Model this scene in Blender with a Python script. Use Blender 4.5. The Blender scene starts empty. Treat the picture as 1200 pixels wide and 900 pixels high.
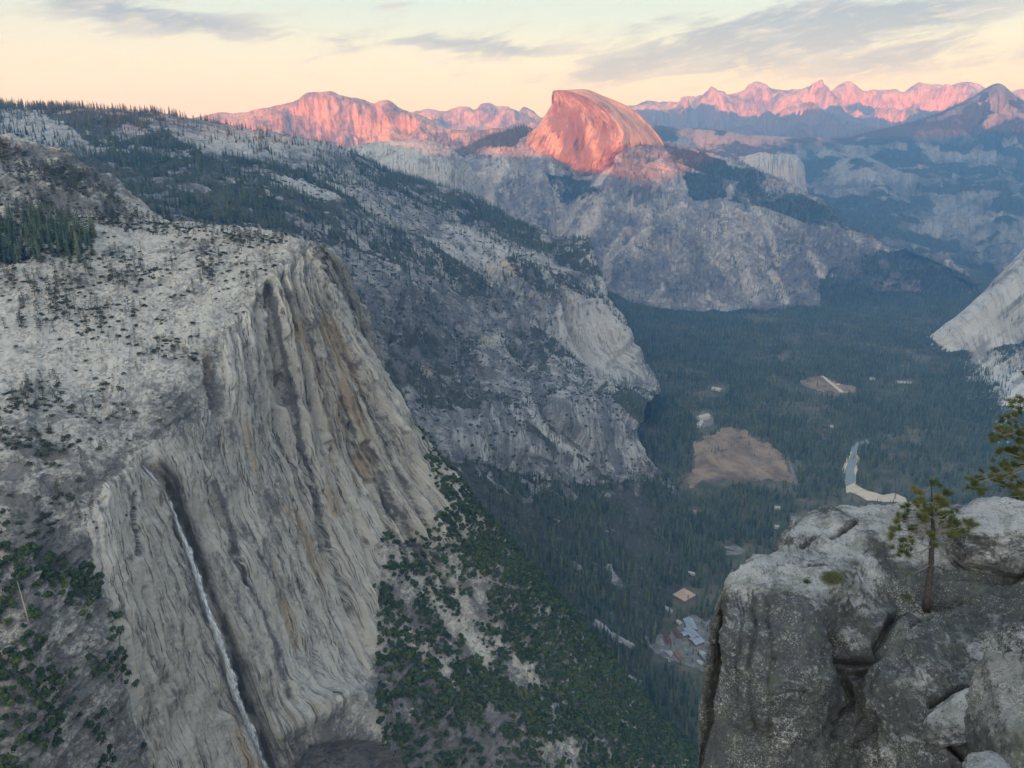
import bpy, bmesh, math, random
import numpy as np
from mathutils import Vector
from mathutils.geometry import tessellate_polygon
from mathutils.bvhtree import BVHTree
random.seed(7); RNG = np.random.default_rng(11)
import time; _T0 = time.time()
def tick(n): print('TICK %-26s %.1f' % (n, time.time()-_T0))
scene = bpy.context.scene
col = scene.collection
R = math.radians
SKYB = .60; HAZE = 7.4e-5

# ------------------------------------------------------------------ camera maths
CAMZ = 1040.0; FPX = 873.0; PITCH = R(18.1)
cp, sp = math.cos(PITCH), math.sin(PITCH)
def ray(px, py):
    a = (px-600)/FPX; b = (450-py)/FPX
    return (a, cp+b*sp, -sp+b*cp)
def P(px, py, Y):
    d = ray(px, py); s = Y/d[1]
    return (d[0]*s, Y, CAMZ+d[2]*s)
def Z(px, py, z):
    d = ray(px, py); s = (z-CAMZ)/d[2]
    return (d[0]*s, d[1]*s, z)
def proj(p):
    x = p[..., 0]; y = p[..., 1]; z = p[..., 2]-CAMZ
    w = np.maximum(y*cp - z*sp, .01); u = y*sp + z*cp
    return 600+FPX*x/w, 450-FPX*u/w

# ------------------------------------------------------------------ noise
from concurrent.futures import ThreadPoolExecutor
_POOL = ThreadPoolExecutor(4)
def _vn(x, y, z, seed):
    fx = np.floor(x); fy = np.floor(y); fz = np.floor(z)
    tx = x-fx; ty = y-fy; tz = z-fz
    tx = tx*tx*tx*(tx*(tx*6-15)+10); ty = ty*ty*ty*(ty*(ty*6-15)+10); tz = tz*tz*tz*(tz*(tz*6-15)+10)
    k1 = np.uint32(374761393); k2 = np.uint32(668265263); k3 = np.uint32(2147483647)
    with np.errstate(over='ignore'):
        ax = fx.astype(np.int32).astype(np.uint32)*k1+np.uint32((seed*1274126177) & 0xffffffff)
        ay = fy.astype(np.int32).astype(np.uint32)*k2; az_ = fz.astype(np.int32).astype(np.uint32)*k3
        def H(i, j, k):
            h = ax+ay+az_+np.uint32((i*374761393+j*668265263+k*2147483647) & 0xffffffff)
            h = (h ^ (h >> np.uint32(13)))*np.uint32(1274126177)
            h = (h ^ (h >> np.uint32(15)))*np.uint32(2246822519)
            h = h ^ (h >> np.uint32(16))
            return h.astype(np.float32)*np.float32(2.0/4294967295.0)-np.float32(1)
        r = []
        for i in (0, 1):
            q = []
            for j in (0, 1):
                a = H(i, j, 0); b = H(i, j, 1); q.append(a+(b-a)*tz)
            r.append(q[0]+(q[1]-q[0])*ty)
        return r[0]+(r[1]-r[0])*tx
def vnoise(x, y, z, seed=0):
    x, y, z = np.broadcast_arrays(np.asarray(x, np.float32), np.asarray(y, np.float32), np.asarray(z, np.float32))
    sh = x.shape
    if x.size < 40000: return _vn(x, y, z, seed)
    x = x.ravel(); y = y.ravel(); z = z.ravel(); n = x.size; k = 32768
    out = np.empty(n, np.float32)
    def go(i): out[i:i+k] = _vn(x[i:i+k], y[i:i+k], z[i:i+k], seed)
    list(_POOL.map(go, range(0, n, k)))
    return out.reshape(sh)
def fbm(x, y, z, oct=5, seed=0, gain=.5, lac=2.03):
    s = 0; a = 1.0; t = 0; f = 1.0
    for o in range(oct):
        s = s + a*vnoise(x*f+o*17.3, y*f-o*9.1, z*f+o*5.7, seed+o); t += a; a *= gain; f *= lac
    return s/t
def ridged(x, y, z, oct=5, seed=0, gain=.55, lac=2.07):
    s = 0; a = 1.0; t = 0; f = 1.0
    for o in range(oct):
        n = 1-np.abs(vnoise(x*f+o*11.3, y*f+o*7.9, z*f-o*3.7, seed+o))*1.6
        s = s + a*n; t += a; a *= gain; f *= lac
    return s/t
def sstep(a, b, x):
    t = np.clip((x-a)/(b-a), 0, 1); return t*t*(3-2*t)
def inpoly(px, py, poly):
    c = np.zeros(px.shape, bool); n = len(poly)
    for i in range(n):
        x0, y0 = poly[i]; x1, y1 = poly[(i+1) % n]
        if y0 == y1: continue
        m = ((y0 > py) != (y1 > py)) & (px < (x1-x0)*(py-y0)/(y1-y0)+x0)
        c ^= m
    return c
def soft(px, py, poly, w=6, x=0, y=0):
    """feathered polygon: average of shifted copies"""
    px = px+x; py = py+y
    return sum(inpoly(px+w*dx, py+w*dy, poly).astype(np.float32) for dx, dy in ((0,0),(.5,.3),(-.5,.4),(.3,-.6),(-.4,-.5),(1,0),(-1,.1),(0,1),(.1,-1)))/9.
def dseg(px, py, line):
    d = np.full(px.shape, 1e9); 
    for (x0, y0), (x1, y1) in zip(line[:-1], line[1:]):
        dx, dy = x1-x0, y1-y0; L = dx*dx+dy*dy+1e-9
        t = np.clip(((px-x0)*dx+(py-y0)*dy)/L, 0, 1)
        d = np.minimum(d, np.hypot(px-x0-t*dx, py-y0-t*dy))
    return d
def stroke(px, py, line, w):
    """soft 0..1 mask round a polyline, w = half width"""
    xs = [q[0] for q in line]; ys = [q[1] for q in line]; m = 3*w
    out = np.zeros(px.shape, np.float32)
    k = (px > min(xs)-m) & (px < max(xs)+m) & (py > min(ys)-m) & (py < max(ys)+m)
    if k.any():
        out[k] = np.exp(-(dseg(px[k], py[k], line)/w)**2)
    return out

# ------------------------------------------------------------------ tagging
def tag(o, label=None, cat=None, group=None, kind=None):
    if label: o['label'] = label
    if cat: o['category'] = cat
    if group: o['group'] = group
    if kind: o['kind'] = kind
    return o
def mesh_obj(name, V, F, mat=None, parent=None, smooth=False, mats=None, link=True):
    me = bpy.data.meshes.new(name)
    me.from_pydata([tuple(v) for v in V], [], [tuple(f) for f in F])
    if mat: me.materials.append(mat)
    for m in (mats or []): me.materials.append(m)
    if smooth: me.polygons.foreach_set('use_smooth', [True]*len(me.polygons))
    me.update()
    o = bpy.data.objects.new(name, me)
    if link: col.objects.link(o)
    if parent: o.parent = parent
    return o
def empty(name, loc=(0, 0, 0), rz=0):
    o = bpy.data.objects.new(name, None); col.objects.link(o)
    o.location = loc; o.rotation_euler = (0, 0, rz); o.empty_display_size = .1
    return o

# ------------------------------------------------------------------ materials
class N:
    def __init__(s, name):
        s.m = bpy.data.materials.new(name); s.m.use_nodes = True
        s.t = s.m.node_tree; s.b = s.t.nodes['Principled BSDF']
        s.b.inputs['Roughness'].default_value = .9
        s.b.inputs['Specular IOR Level'].default_value = .25
    def n(s, ty, **k):
        x = s.t.nodes.new(ty)
        for a, v in k.items(): setattr(x, a, v)
        return x
    def l(s, a, b): s.t.links.new(a, b)
    def put(s, sock, v):
        if isinstance(v, bpy.types.NodeSocket): s.l(v, sock)
        elif v is not None: sock.default_value = v
    def attr(s, name, out='Fac'):
        return s.n('ShaderNodeAttribute', attribute_name=name).outputs[out]
    def math(s, op, a, b=None, c=None, clamp=False):
        x = s.n('ShaderNodeMath', operation=op, use_clamp=clamp)
        s.put(x.inputs[0], a); s.put(x.inputs[1], b)
        if c is not None: s.put(x.inputs[2], c)
        return x.outputs[0]
    def mix(s, f, a, b, mode='MIX'):
        x = s.n('ShaderNodeMix', data_type='RGBA', blend_type=mode)
        s.put(x.inputs[0], f)
        for i, v in ((6, a), (7, b)):
            if isinstance(v, tuple) and len(v) == 3: v = v+(1,)
            s.put(x.inputs[i], v)
        return x.outputs[2]
    def scl(s, vec, k):
        x = s.n('ShaderNodeVectorMath', operation='MULTIPLY'); s.put(x.inputs[0], vec); x.inputs[1].default_value = k
        return x.outputs[0]
    def noise(s, vec, scale, detail=6, rough=.55, dist=0):
        x = s.n('ShaderNodeTexNoise'); s.put(x.inputs['Vector'], vec)
        x.inputs['Scale'].default_value = scale; x.inputs['Detail'].default_value = detail
        x.inputs['Roughness'].default_value = rough; x.inputs['Distortion'].default_value = dist
        return x.outputs['Fac']
    def ramp(s, f, a, b):
        x = s.n('ShaderNodeMapRange', interpolation_type='SMOOTHSTEP'); s.put(x.inputs[0], f)
        x.inputs[1].default_value = a; x.inputs[2].default_value = b
        return x.outputs[0]
    def bump(s, h, strength, dist):
        x = s.n('ShaderNodeBump'); s.put(x.inputs['Height'], h)
        x.inputs['Strength'].default_value = strength; x.inputs['Distance'].default_value = dist
        s.l(x.outputs[0], s.b.inputs['Normal'])
def rock_mat(name, light, dark, warm, S, veg=(.045, .06, .032), streak=6., bumpd=1.0, contrast=1.0, black=.5, soil=None):
    """S = size in metres of the main blotches.  uvm = along / down the rock face in metres"""
    m = N(name)
    pos = m.n('ShaderNodeNewGeometry').outputs['Position']
    uvm = m.attr('uvm', 'Vector')
    wl = m.ramp(m.math('ADD', m.attr('wall'), m.math('MULTIPLY', m.math('SUBTRACT', m.noise(pos, 3.0/S, 4, .6), .5), .9)), .48, .52)
    nz = m.n('ShaderNodeTexNoise'); m.l(pos, nz.inputs['Vector']); nz.inputs['Scale'].default_value = 3.0/S; nz.inputs['Detail'].default_value = 3
    wob = m.n('ShaderNodeVectorMath', operation='MULTIPLY_ADD'); m.l(nz.outputs['Color'], wob.inputs[0]); wob.inputs[1].default_value = (S*.035,)*3
    st0 = m.mix(wl, pos, m.scl(uvm, (1.0, 1.0/streak, 1.0)))
    m.l(st0, wob.inputs[2]); st = wob.outputs[0]
    n1 = m.noise(pos, 1/S, 6, .6); n2 = m.noise(st, 2.2/S, 6, .62); n3 = m.noise(pos, 6/S, 7, .70)
    n4 = m.noise(st, 6.0/S, 4, .6)
    def vor(sc, feat='F1'):
        v_ = m.n('ShaderNodeTexVoronoi', feature=feat); m.l(st, v_.inputs['Vector']); v_.inputs['Scale'].default_value = sc; return v_
    cell = m.n('ShaderNodeSeparateColor'); m.l(vor(2.0/S).outputs['Color'], cell.inputs[0])
    cell2 = m.n('ShaderNodeSeparateColor'); m.l(vor(6.5/S).outputs['Color'], cell2.inputs[0])
    f = m.math('ADD', m.math('MULTIPLY', n1, .7), m.math('MULTIPLY', n2, .9))
    w3 = .7 if S < 60 else .36
    f = m.math('ADD', f, m.math('MULTIPLY', n3, w3))
    f = m.math('ADD', f, m.math('MULTIPLY', m.attr('tone'), .27))
    f = m.math('ADD', f, m.math('MULTIPLY', m.math('SUBTRACT', cell.outputs[0], .5), .16))
    f = m.math('ADD', f, m.math('MULTIPLY', m.math('SUBTRACT', cell2.outputs[1], .5), .10))
    k = .15/contrast
    c = m.mix(m.ramp(f, .8+w3/2-k*1.3, .8+w3/2+k*1.2), dark, light)
    w = m.math('ADD', m.attr('warm'), m.math('MULTIPLY', m.math('SUBTRACT', n2, .5), 1.3))
    w = m.math('ADD', w, m.math('MULTIPLY', m.math('SUBTRACT', cell.outputs[2], .5), .5))
    c = m.mix(m.math('MULTIPLY', m.ramp(w, .3, .95), .8), c, warm)
    # open joints: thin dark lines that come and go
    e1 = vor(1.1/S, 'DISTANCE_TO_EDGE').outputs['Distance']
    j1 = m.math('MULTIPLY', m.math('MULTIPLY', m.math('SUBTRACT', 1.0, m.ramp(e1, .006, .04)), m.ramp(n4, .50, .62)), .7)
    ln_ = m.noise(m.mix(wl, m.scl(pos, (1, 1, 2.4)), m.scl(uvm, (1.0, .16/streak, 1.0))), 3.6/S, 5, .66)
    j2 = m.math('MULTIPLY', m.math('SUBTRACT', 1.0, m.ramp(m.math('ABSOLUTE', m.math('SUBTRACT', ln_, .5)), .003, .015)), m.ramp(n2, .42, .54))
    jj = m.math('MAXIMUM', j1, m.math('MULTIPLY', j2, .9))
    c = m.mix(m.math('MULTIPLY', jj, black), c, tuple(v*.25 for v in dark))
    c = m.mix(m.math('MULTIPLY', m.ramp(n4, .60, .74), .45*black), c, tuple(v*.5 for v in dark))
    wet = m.attr('wet')
    c = m.mix(wet, c, (.035, .030, .026))
    if soil: c = m.mix(m.ramp(m.attr('veg'), .05, .5), c, soil)
    vg = m.math('ADD', m.attr('veg'), m.math('MULTIPLY', m.math('SUBTRACT', n3, .5), 1.3))
    c = m.mix(m.ramp(vg, .42, .60), c, veg)
    m.l(c, m.b.inputs['Base Color'])
    h = m.math('ADD', m.math('MULTIPLY', n4, .55), m.math('MULTIPLY', n3, 1.5))
    h = m.math('SUBTRACT', h, m.math('MULTIPLY', jj, .5))
    m.bump(h, 1.0, bumpd)
    return m.m
def flat_mat(name, colr, rough=.8, var=.15, scale=.5, spec=.25, metallic=0):
    m = N(name); g = m.n('ShaderNodeTexCoord').outputs['Object']
    n = m.noise(g, scale, 6, .6)
    c = m.mix(m.ramp(n, .3, .7), tuple(v*(1-var) for v in colr), tuple(min(1, v*(1+var)) for v in colr))
    m.l(c, m.b.inputs['Base Color']); m.b.inputs['Roughness'].default_value = rough
    m.b.inputs['Specular IOR Level'].default_value = spec; m.b.inputs['Metallic'].default_value = metallic
    return m.m
def leaf_mat(name, a, b, trunk=None):
    m = N(name)
    r = m.n('ShaderNodeObjectInfo').outputs['Random']
    g = m.n('ShaderNodeTexCoord').outputs['Object']
    n = m.noise(g, 9, 3, .6)
    f = m.math('ADD', m.math('MULTIPLY', r, .7), m.math('MULTIPLY', n, .45))
    loc = m.n('ShaderNodeObjectInfo').outputs['Location']; pn = m.noise(loc, .009, 3, .6)
    f = m.math('ADD', f, m.math('MULTIPLY', m.math('SUBTRACT', pn, .5), 1.1))
    c = m.mix(m.ramp(f, .15, 1.0), a, b)
    c = m.mix(m.math('MULTIPLY', m.ramp(r, .90, .97), .6), c, (b[0]*1.5, b[1]*1.15, b[2]*.8))
    m.l(c, m.b.inputs['Base Color']); m.b.inputs['Roughness'].default_value = .85
    m.b.inputs['Specular IOR Level'].default_value = .15
    return m.m

# ------------------------------------------------------------------ sheets of terrain
def cr(Pn, t):
    """Catmull-Rom along axis 0 of Pn at parameters t"""
    n = Pn.shape[0]; i = np.clip(np.floor(t).astype(int), 0, n-2); f = (t-i)
    i0 = np.clip(i-1, 0, n-1); i2 = i+1; i3 = np.clip(i+2, 0, n-1)
    f = f.reshape((-1,)+(1,)*(Pn.ndim-1))
    p0, p1, p2, p3 = Pn[i0], Pn[i], Pn[i2], Pn[i3]
    return .5*((2*p1)+(-p0+p2)*f+(2*p0-5*p1+4*p2-p3)*f*f+(-p0+3*p1-3*p2+p3)*f**3)
def params(C, axis, n):
    """split n samples over the intervals in proportion to their size in the picture, with a floor"""
    px, py = proj(C)
    px = np.clip(px, -350, 1550); py = np.clip(py, -200, 1150)
    d = np.hypot(np.diff(px, axis=axis), np.diff(py, axis=axis)).mean(axis=1-axis)+4
    cum = np.concatenate([[0], np.cumsum(d)]); 
    return np.interp(np.linspace(0, cum[-1], n), cum, np.arange(len(cum)))
SH = {}
def sheet(name, rows, nv, nu, mat, disp=None, paint=None, back=None, right=None, left=None, up=None, kind='structure'):
    C = np.array([[list(p) for p in r] for r in rows], float)         # R x K x 3
    if up:                                                             # rows behind the skyline
        top = []
        for (dx, dy, dz) in up: top.append(C[0]+np.array([dx, dy, dz]))
        C = np.concatenate([np.array(top[::-1]), C], 0)
    if right:
        ex = [C[:, -1]+np.array(v) for v in right]
        C = np.concatenate([C, np.stack(ex, 1)], 1)
    if left:
        ex = [C[:, 0]+np.array(v) for v in left][::-1]
        C = np.concatenate([np.stack(ex, 1), C], 1)
    tv = params(C, 0, nv); tu = params(C, 1, nu)
    G = cr(C, tv); G = cr(np.swapaxes(G, 0, 1), tu); G = np.swapaxes(G, 0, 1)      # nv x nu x 3
    du = np.gradient(G, axis=1); dv = np.gradient(G, axis=0)
    nrm = np.cross(du, dv); nrm /= np.linalg.norm(nrm, axis=-1, keepdims=True)+1e-9
    view = np.array([0, 0, CAMZ])-G
    m = np.median((nrm*view).sum(-1)/(np.linalg.norm(view, axis=-1)+1e-9))
    flip = m < 0
    if flip: nrm = -nrm
    ucum = np.concatenate([[0], np.cumsum(np.linalg.norm(np.diff(G, axis=1), axis=-1).mean(0))])
    vcum = np.concatenate([[0], np.cumsum(np.linalg.norm(np.diff(G, axis=0), axis=-1).mean(1))])
    U = np.broadcast_to(ucum[None, :], G.shape[:2]); V = np.broadcast_to(vcum[:, None], G.shape[:2])
    px, py = proj(G)
    if disp is not None:
        D = disp(G, U, V, px, py, nrm)
        if isinstance(D, tuple): G = G+nrm*D[0][..., None]; G[..., 2] += D[1]
        else: G = G+nrm*D[..., None]
    px, py = proj(G)
    at = {'tone': 0, 'warm': 0, 'veg': 0, 'wet': 0, 'wall': 1.0}
    if paint is not None: at.update(paint(G, U, V, px, py, nrm))
    idx = np.arange(nv*nu).reshape(nv, nu)
    F = np.stack([idx[:-1, :-1], idx[1:, :-1], idx[1:, 1:], idx[:-1, 1:]], -1).reshape(-1, 4)
    if not flip: F = F[:, ::-1] if False else F
    me = bpy.data.meshes.new(name)
    me.vertices.add(nv*nu); me.vertices.foreach_set('co', G.reshape(-1).astype(np.float32))
    nf = len(F); me.loops.add(nf*4); me.polygons.add(nf)
    me.loops.foreach_set('vertex_index', F.reshape(-1).astype(np.int32))
    me.polygons.foreach_set('loop_start', np.arange(0, nf*4, 4, dtype=np.int32))
    me.polygons.foreach_set('loop_total', np.full(nf, 4, np.int32))
    me.polygons.foreach_set('use_smooth', np.ones(nf, bool))
    me.update(calc_edges=True)
    a = me.attributes.new('uvm', 'FLOAT_VECTOR', 'POINT')
    a.data.foreach_set('vector', np.stack([U, V, U*0], -1).reshape(-1).astype(np.float32))
    for k, v in at.items():
        a = me.attributes.new(k, 'FLOAT', 'POINT')
        a.data.foreach_set('value', (np.zeros(G.shape[:2])+v).reshape(-1).astype(np.float32))
    me.materials.append(mat)
    o = bpy.data.objects.new(name, me); col.objects.link(o)
    if kind: o['kind'] = kind
    tick(name)
    SH[name] = dict(G=G, px=px, py=py, nrm=nrm, veg=np.zeros(G.shape[:2])+at['veg'], obj=o)
    return o
def surf(name, x, y):
    s = SH[name]; d = np.hypot(s['px']-x, s['py']-y)
    d = np.where(d < 1.6, s['G'][..., 1]*1e-5, d+10)
    i = np.unravel_index(np.argmin(d), d.shape)
    return Vector(s['G'][i]), Vector(s['nrm'][i]), i
def scatter(name, dens, fn=None, cand=None):
    """random points on a sheet; dens = trees per square metre (ground plan); fn(px,py,P)->0..1"""
    s = SH[name]; G = s['G']
    a = G[:-1, :-1]; b = G[1:, :-1]; c = G[1:, 1:]; d = G[:-1, 1:]
    ar = np.abs(np.cross(c-a, d-b))
    area = ar[..., 2]*.5 + .25*np.linalg.norm(ar, axis=-1)*.5
    pxm = s['px'][:-1, :-1]; pym = s['py'][:-1, :-1]
    ok = (pxm > -120) & (pxm < 1320) & (pym > -50) & (pym < 1000)
    v = s['veg'][:-1, :-1]
    w = area*ok*np.clip(v, 0, 1)
    tot = w.sum()*dens; n = int(tot)
    if n <= 0: return np.zeros((0, 3))
    cum = np.cumsum(w.reshape(-1)); r = RNG.random(n)*cum[-1]
    k = np.searchsorted(cum, r); k = np.clip(k, 0, w.size-1)
    i, j = np.unravel_index(k, w.shape)
    f = RNG.random((n, 1)); g = RNG.random((n, 1))
    p = (a[i, j]*(1-f)+b[i, j]*f)*(1-g)+(d[i, j]*(1-f)+c[i, j]*f)*g
    if fn is not None:
        qx, qy = proj(p); p = p[fn(qx, qy, p)]
    return p

# ================================================================== TERRAIN
exec_parts = True
# --- materials of the terrain
M_near = rock_mat('near_granite', (.50, .472, .415), (.165, .160, .150), (.37, .285, .19), 30, streak=6, bumpd=1.8, black=.9)
M_mid = rock_mat('ridge_granite', (.38, .375, .365), (.12, .122, .125), (.40, .33, .24), 80, veg=(.060, .064, .048), streak=4, bumpd=4.5, black=.7)
M_half = rock_mat('dome_granite', (.40, .375, .36), (.13, .13, .14), (.33, .29, .26), 210, veg=(.045, .058, .042), streak=3, bumpd=11, black=.8, contrast=.8)
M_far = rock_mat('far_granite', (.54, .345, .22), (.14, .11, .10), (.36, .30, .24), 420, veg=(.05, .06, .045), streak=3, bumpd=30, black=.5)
M_dome = rock_mat('sunset_dome_granite', (.46, .345, .255), (.19, .125, .095), (.42, .30, .20), 130, streak=3.5, bumpd=9, black=.8)  # warmer copy of the dome granite, sunset glow put into its base colour
M_wood = rock_mat('forest_mountain', (.20, .20, .20), (.07, .075, .08), (.30, .27, .22), 420, veg=(.036, .048, .038), streak=3, bumpd=14, black=.5)
M_apron = rock_mat('apron_granite', (.50, .49, .475), (.20, .198, .195), (.40, .34, .26), 130, streak=9, bumpd=2.0, black=.5)

# ---------------- 1. near cliff with the waterfall
near = [
 [P(-280,100,1180),P(0,165,1150),P(60,190,1130),P(110,215,1110),P(165,258,1060),P(215,266,1040),P(255,270,1020),P(290,276,1000),P(325,283,980),P(350,291,960),P(366,300,970)],
 [P(-280,200,1000),P(0,235,1000),P(60,245,1000),P(110,262,990),P(165,280,975),P(210,284,965),P(250,287,955),P(285,291,940),P(320,297,925),P(352,305,925),P(374,318,960)],
 [P(-270,330,800),P(0,325,820),P(60,325,830),P(115,325,840),P(165,322,850),P(210,320,860),P(250,318,865),P(285,317,870),P(318,320,878),P(352,332,895),P(392,345,965)],
 [P(-270,430,640),P(0,420,660),P(60,415,680),P(115,410,700),P(165,405,720),P(210,398,740),P(252,390,760),P(292,385,800),P(330,388,850),P(372,400,895),P(424,408,970)],
 [P(-270,520,520),P(0,510,530),P(55,505,550),P(110,500,565),P(155,495,590),P(205,490,620),P(258,480,700),P(302,475,770),P(345,480,830),P(400,490,890),P(470,488,980)],
 [P(-270,600,450),P(0,590,460),P(60,580,480),P(115,565,510),P(172,548,560),P(228,550,600),P(275,550,680),P(318,550,750),P(365,555,810),P(430,560,880),P(522,556,990)],
 [P(-270,700,390),P(0,690,400),P(65,670,430),P(135,650,480),P(215,640,556),P(255,645,590),P(300,645,660),P(345,650,730),P(400,650,790),P(480,650,850),P(600,648,970)],
 [P(-280,800,350),P(0,790,365),P(80,770,400),P(165,750,465),P(252,740,553),P(290,745,580),P(335,750,640),P(385,755,700),P(455,755,750),P(550,755,810),P(688,745,950)],
 [P(-280,900,320),P(0,900,335),P(100,880,385),P(200,860,460),P(295,850,555),P(330,850,575),P(380,850,600),P(440,850,650),P(520,850,700),P(630,850,760),P(768,845,930)],
 [P(-290,1050,300),P(10,1050,320),P(120,1030,375),P(235,1010,455),P(345,990,550),P(385,990,570),P(440,990,590),P(510,990,610),P(600,990,650),P(720,970,720),P(860,930,900)],
 [P(-200,1300,300),P(60,1300,330),P(170,1300,380),P(280,1280,440),P(400,1250,500),P(440,1250,510),P(500,1250,520),P(580,1250,530),P(680,1220,560),P(820,1130,650),P(970,1020,820)],
]
FALL = [(169.5,545),(178,553),(186,562),(196,577),(203,592),(209,606),(214,621),(221,640),(229,659),(235,680),(241,701),(247,718),(254,735),(261,752),(267,769),(271,786),(275,803),(280,818),(286,832),(293,849),(300,866),(306,882),(312,900),(322,930),(335,970)]
CRACKS = [  # line, half width px, depth m
 ([(316,335),(322,365),(328,400),(338,440),(346,480),(356,530),(370,580),(383,640)], 4.5, 14),
 ([(303,345),(313,400),(325,450),(335,500),(349,555),(362,605)], 2.5, 7),
 ([(327,440),(336,470)], 5, 8),
 ([(247,425),(252,455),(256,485)], 6, 12),
 ([(251,565),(262,590),(272,620),(280,655),(290,680),(305,715),(322,760),(340,815)], 3.2, 8),
 ([(155,580),(158,620),(162,650)], 2.2, 5),
 ([(140,650),(150,690),(165,730),(180,770)], 2.2, 5),
 ([(168,690),(176,730),(190,770),(205,800)], 2.2, 4),
 ([(385,640),(398,680),(412,720)], 3, 7),
 ([(415,430),(440,500),(470,560),(500,620)], 3, 8),
 ([(400,470),(425,540),(455,600),(480,660)], 3, 8),
 ([(430,520),(460,590),(500,660)], 3.4, 10),
 ([(455,580),(490,630),(530,690)], 3, 8),
 ([(385,520),(410,590),(430,640)], 2.4, 6),
 ([(345,640),(352,700),(368,760),(380,820)], 2.5, 5),
 ([(305,600),(318,660),(335,720),(350,770)], 2.5, 4),
 ([(250,560),(268,600),(283,650)], 3, 4),
]
def ragged(px, py):
    return fbm(px/22, py/30, 0*px, 4, 77, .6)*16
def near_wall(px, py):
    """1 on the sheer wall, 0 on the slabs and slopes"""
    q = ragged(px, py)
    px = px+q; py = py+q*.6
    brink = np.interp(py, [285,330,400,480,540,600,900], [352,322,262,236,150,95,170])
    right = np.interp(py, [300,620,640,700,800,860,900], [900,900,450,448,440,395,330])
    return sstep(-8, 12, px-brink)*sstep(-8, 18, right-px)
def near_disp(G, U, V, px, py, nrm):
    x, y, z = G[..., 0], G[..., 1], G[..., 2]
    w = near_wall(px, py)
    warp = fbm(x/160, y/160, z/320, 2, 3)*7
    big = fbm(x/120, y/120, z/120, 3, 1)*12
    # fluting: long down the face, narrow across it
    fl = ridged((U+warp)/38, V/900, 0*U, 5, 21, .58)
    fl2 = ridged((U+warp*.6)/11, V/300, 0*U+3, 4, 31, .6)
    amp = np.interp(px-.38*(py-540), [150, 240, 300, 340, 420], [.22, .28, .75, 1.0, 1.2])
    fl3 = ridged((U+warp*.4)/4.5, V/100, 0*U+6, 3, 33, .6)
    blk = fbm(x/26, y/26, z/44, 4, 43, .6)
    stp = np.floor((fbm((U+warp*.5)/20, V/420, 0*U, 2, 45, .5)*.5+.5)*14)/14
    stp2 = np.floor((fbm((U+warp*.3)/7, V/150, 0*U+2, 2, 46, .5)*.5+.5)*10)/10
    seam = sstep(.86, .97, ridged((U+warp)/13, V/650, 0*U+8, 2, 47, .45))
    stp3 = np.floor(fbm((x+.4*z)/26, (y-.3*z)/26, z/38, 4, 48, .55)*11)/11
    wall = (stp3*4+(stp-.5)*24*amp+(stp2-.5)*7*(.3+.7*amp) -seam*6*(.35+.65*amp) + (fl-.45)*12*amp + (fl2-.45)*5*amp + (fl3-.45)*2.2 + blk*4 + fbm(x/9, y/9, z/16, 4, 41, .6)*2.6)
    # blocks and ledges on the slope
    led = ridged(x/60, y/60, z/16, 5, 51)
    rough = fbm(x/24, y/24, z/14, 6, 61, .62)
    slope = (led-.5)*7+rough*6
    slab = fbm(x/50, y/50, z/20, 7, 71, .62)*8 + (ridged(x/34, y/50, z/9, 5, 75, .6)-.5)*3.5 + (ridged((U+warp)/45, V/160, 0*U+9, 4, 73)-.5)*3
    plate = sstep(560, 520, py)*sstep(-40, 40, 360-px)
    off = slope*(1-plate)+slab*plate
    d = big*(.35+.65*w)+wall*w+off*(1-w)+fbm(x/5, y/5, z/4, 4, 44, .6)*.8
    # shattered left hill top and gully forest shelf
    hill = np.exp(-((px-60)/110)**2-((py-205)/45)**2)
    d = d+hill*(fbm(x/30, y/30, z/20, 5, 81, .6)*20)
    qx = px+fbm(x/14, y/14, z/14, 2, 5)*2.2
    for ln, wd, dp in CRACKS:
        d = d-dp*1.9*stroke(qx, py, ln, wd)
    wq = fbm(x/11, y/11, z/22, 3, 8)*4
    d = d-6*stroke(px+wq, py, [(a+4, b) for a, b in FALL], 8)-5*stroke(px+wq, py, [(a+6, b) for a, b in FALL[:9]], 4)
    # plunge corner: curved slab over a dark arch at the foot of the wall
    arch = [(332,905),(350,880),(375,866),(410,862),(445,868),(470,885),(480,905)]
    d = d+16*stroke(px, py, [(330,850),(360,835),(400,822),(440,835)], 15)
    ab = inpoly(px, py, [(345,1000),(345,895),(365,872),(410,866),(450,872),(472,890),(485,1000)])
    d = np.where(ab, d-26, d)
    # rib that catches the light left of the arch, and ribs at the wall foot
    d = d+10*stroke(px, py, [(270,842),(285,870),(300,900),(310,930)], 9)
    d = d+9*stroke(px, py, [(455,640),(470,700),(500,800),(540,900)], 14)*(fbm(x/20, y/20, z/20, 3, 15)+.6)
    return np.clip(d, -45, 35)
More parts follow.
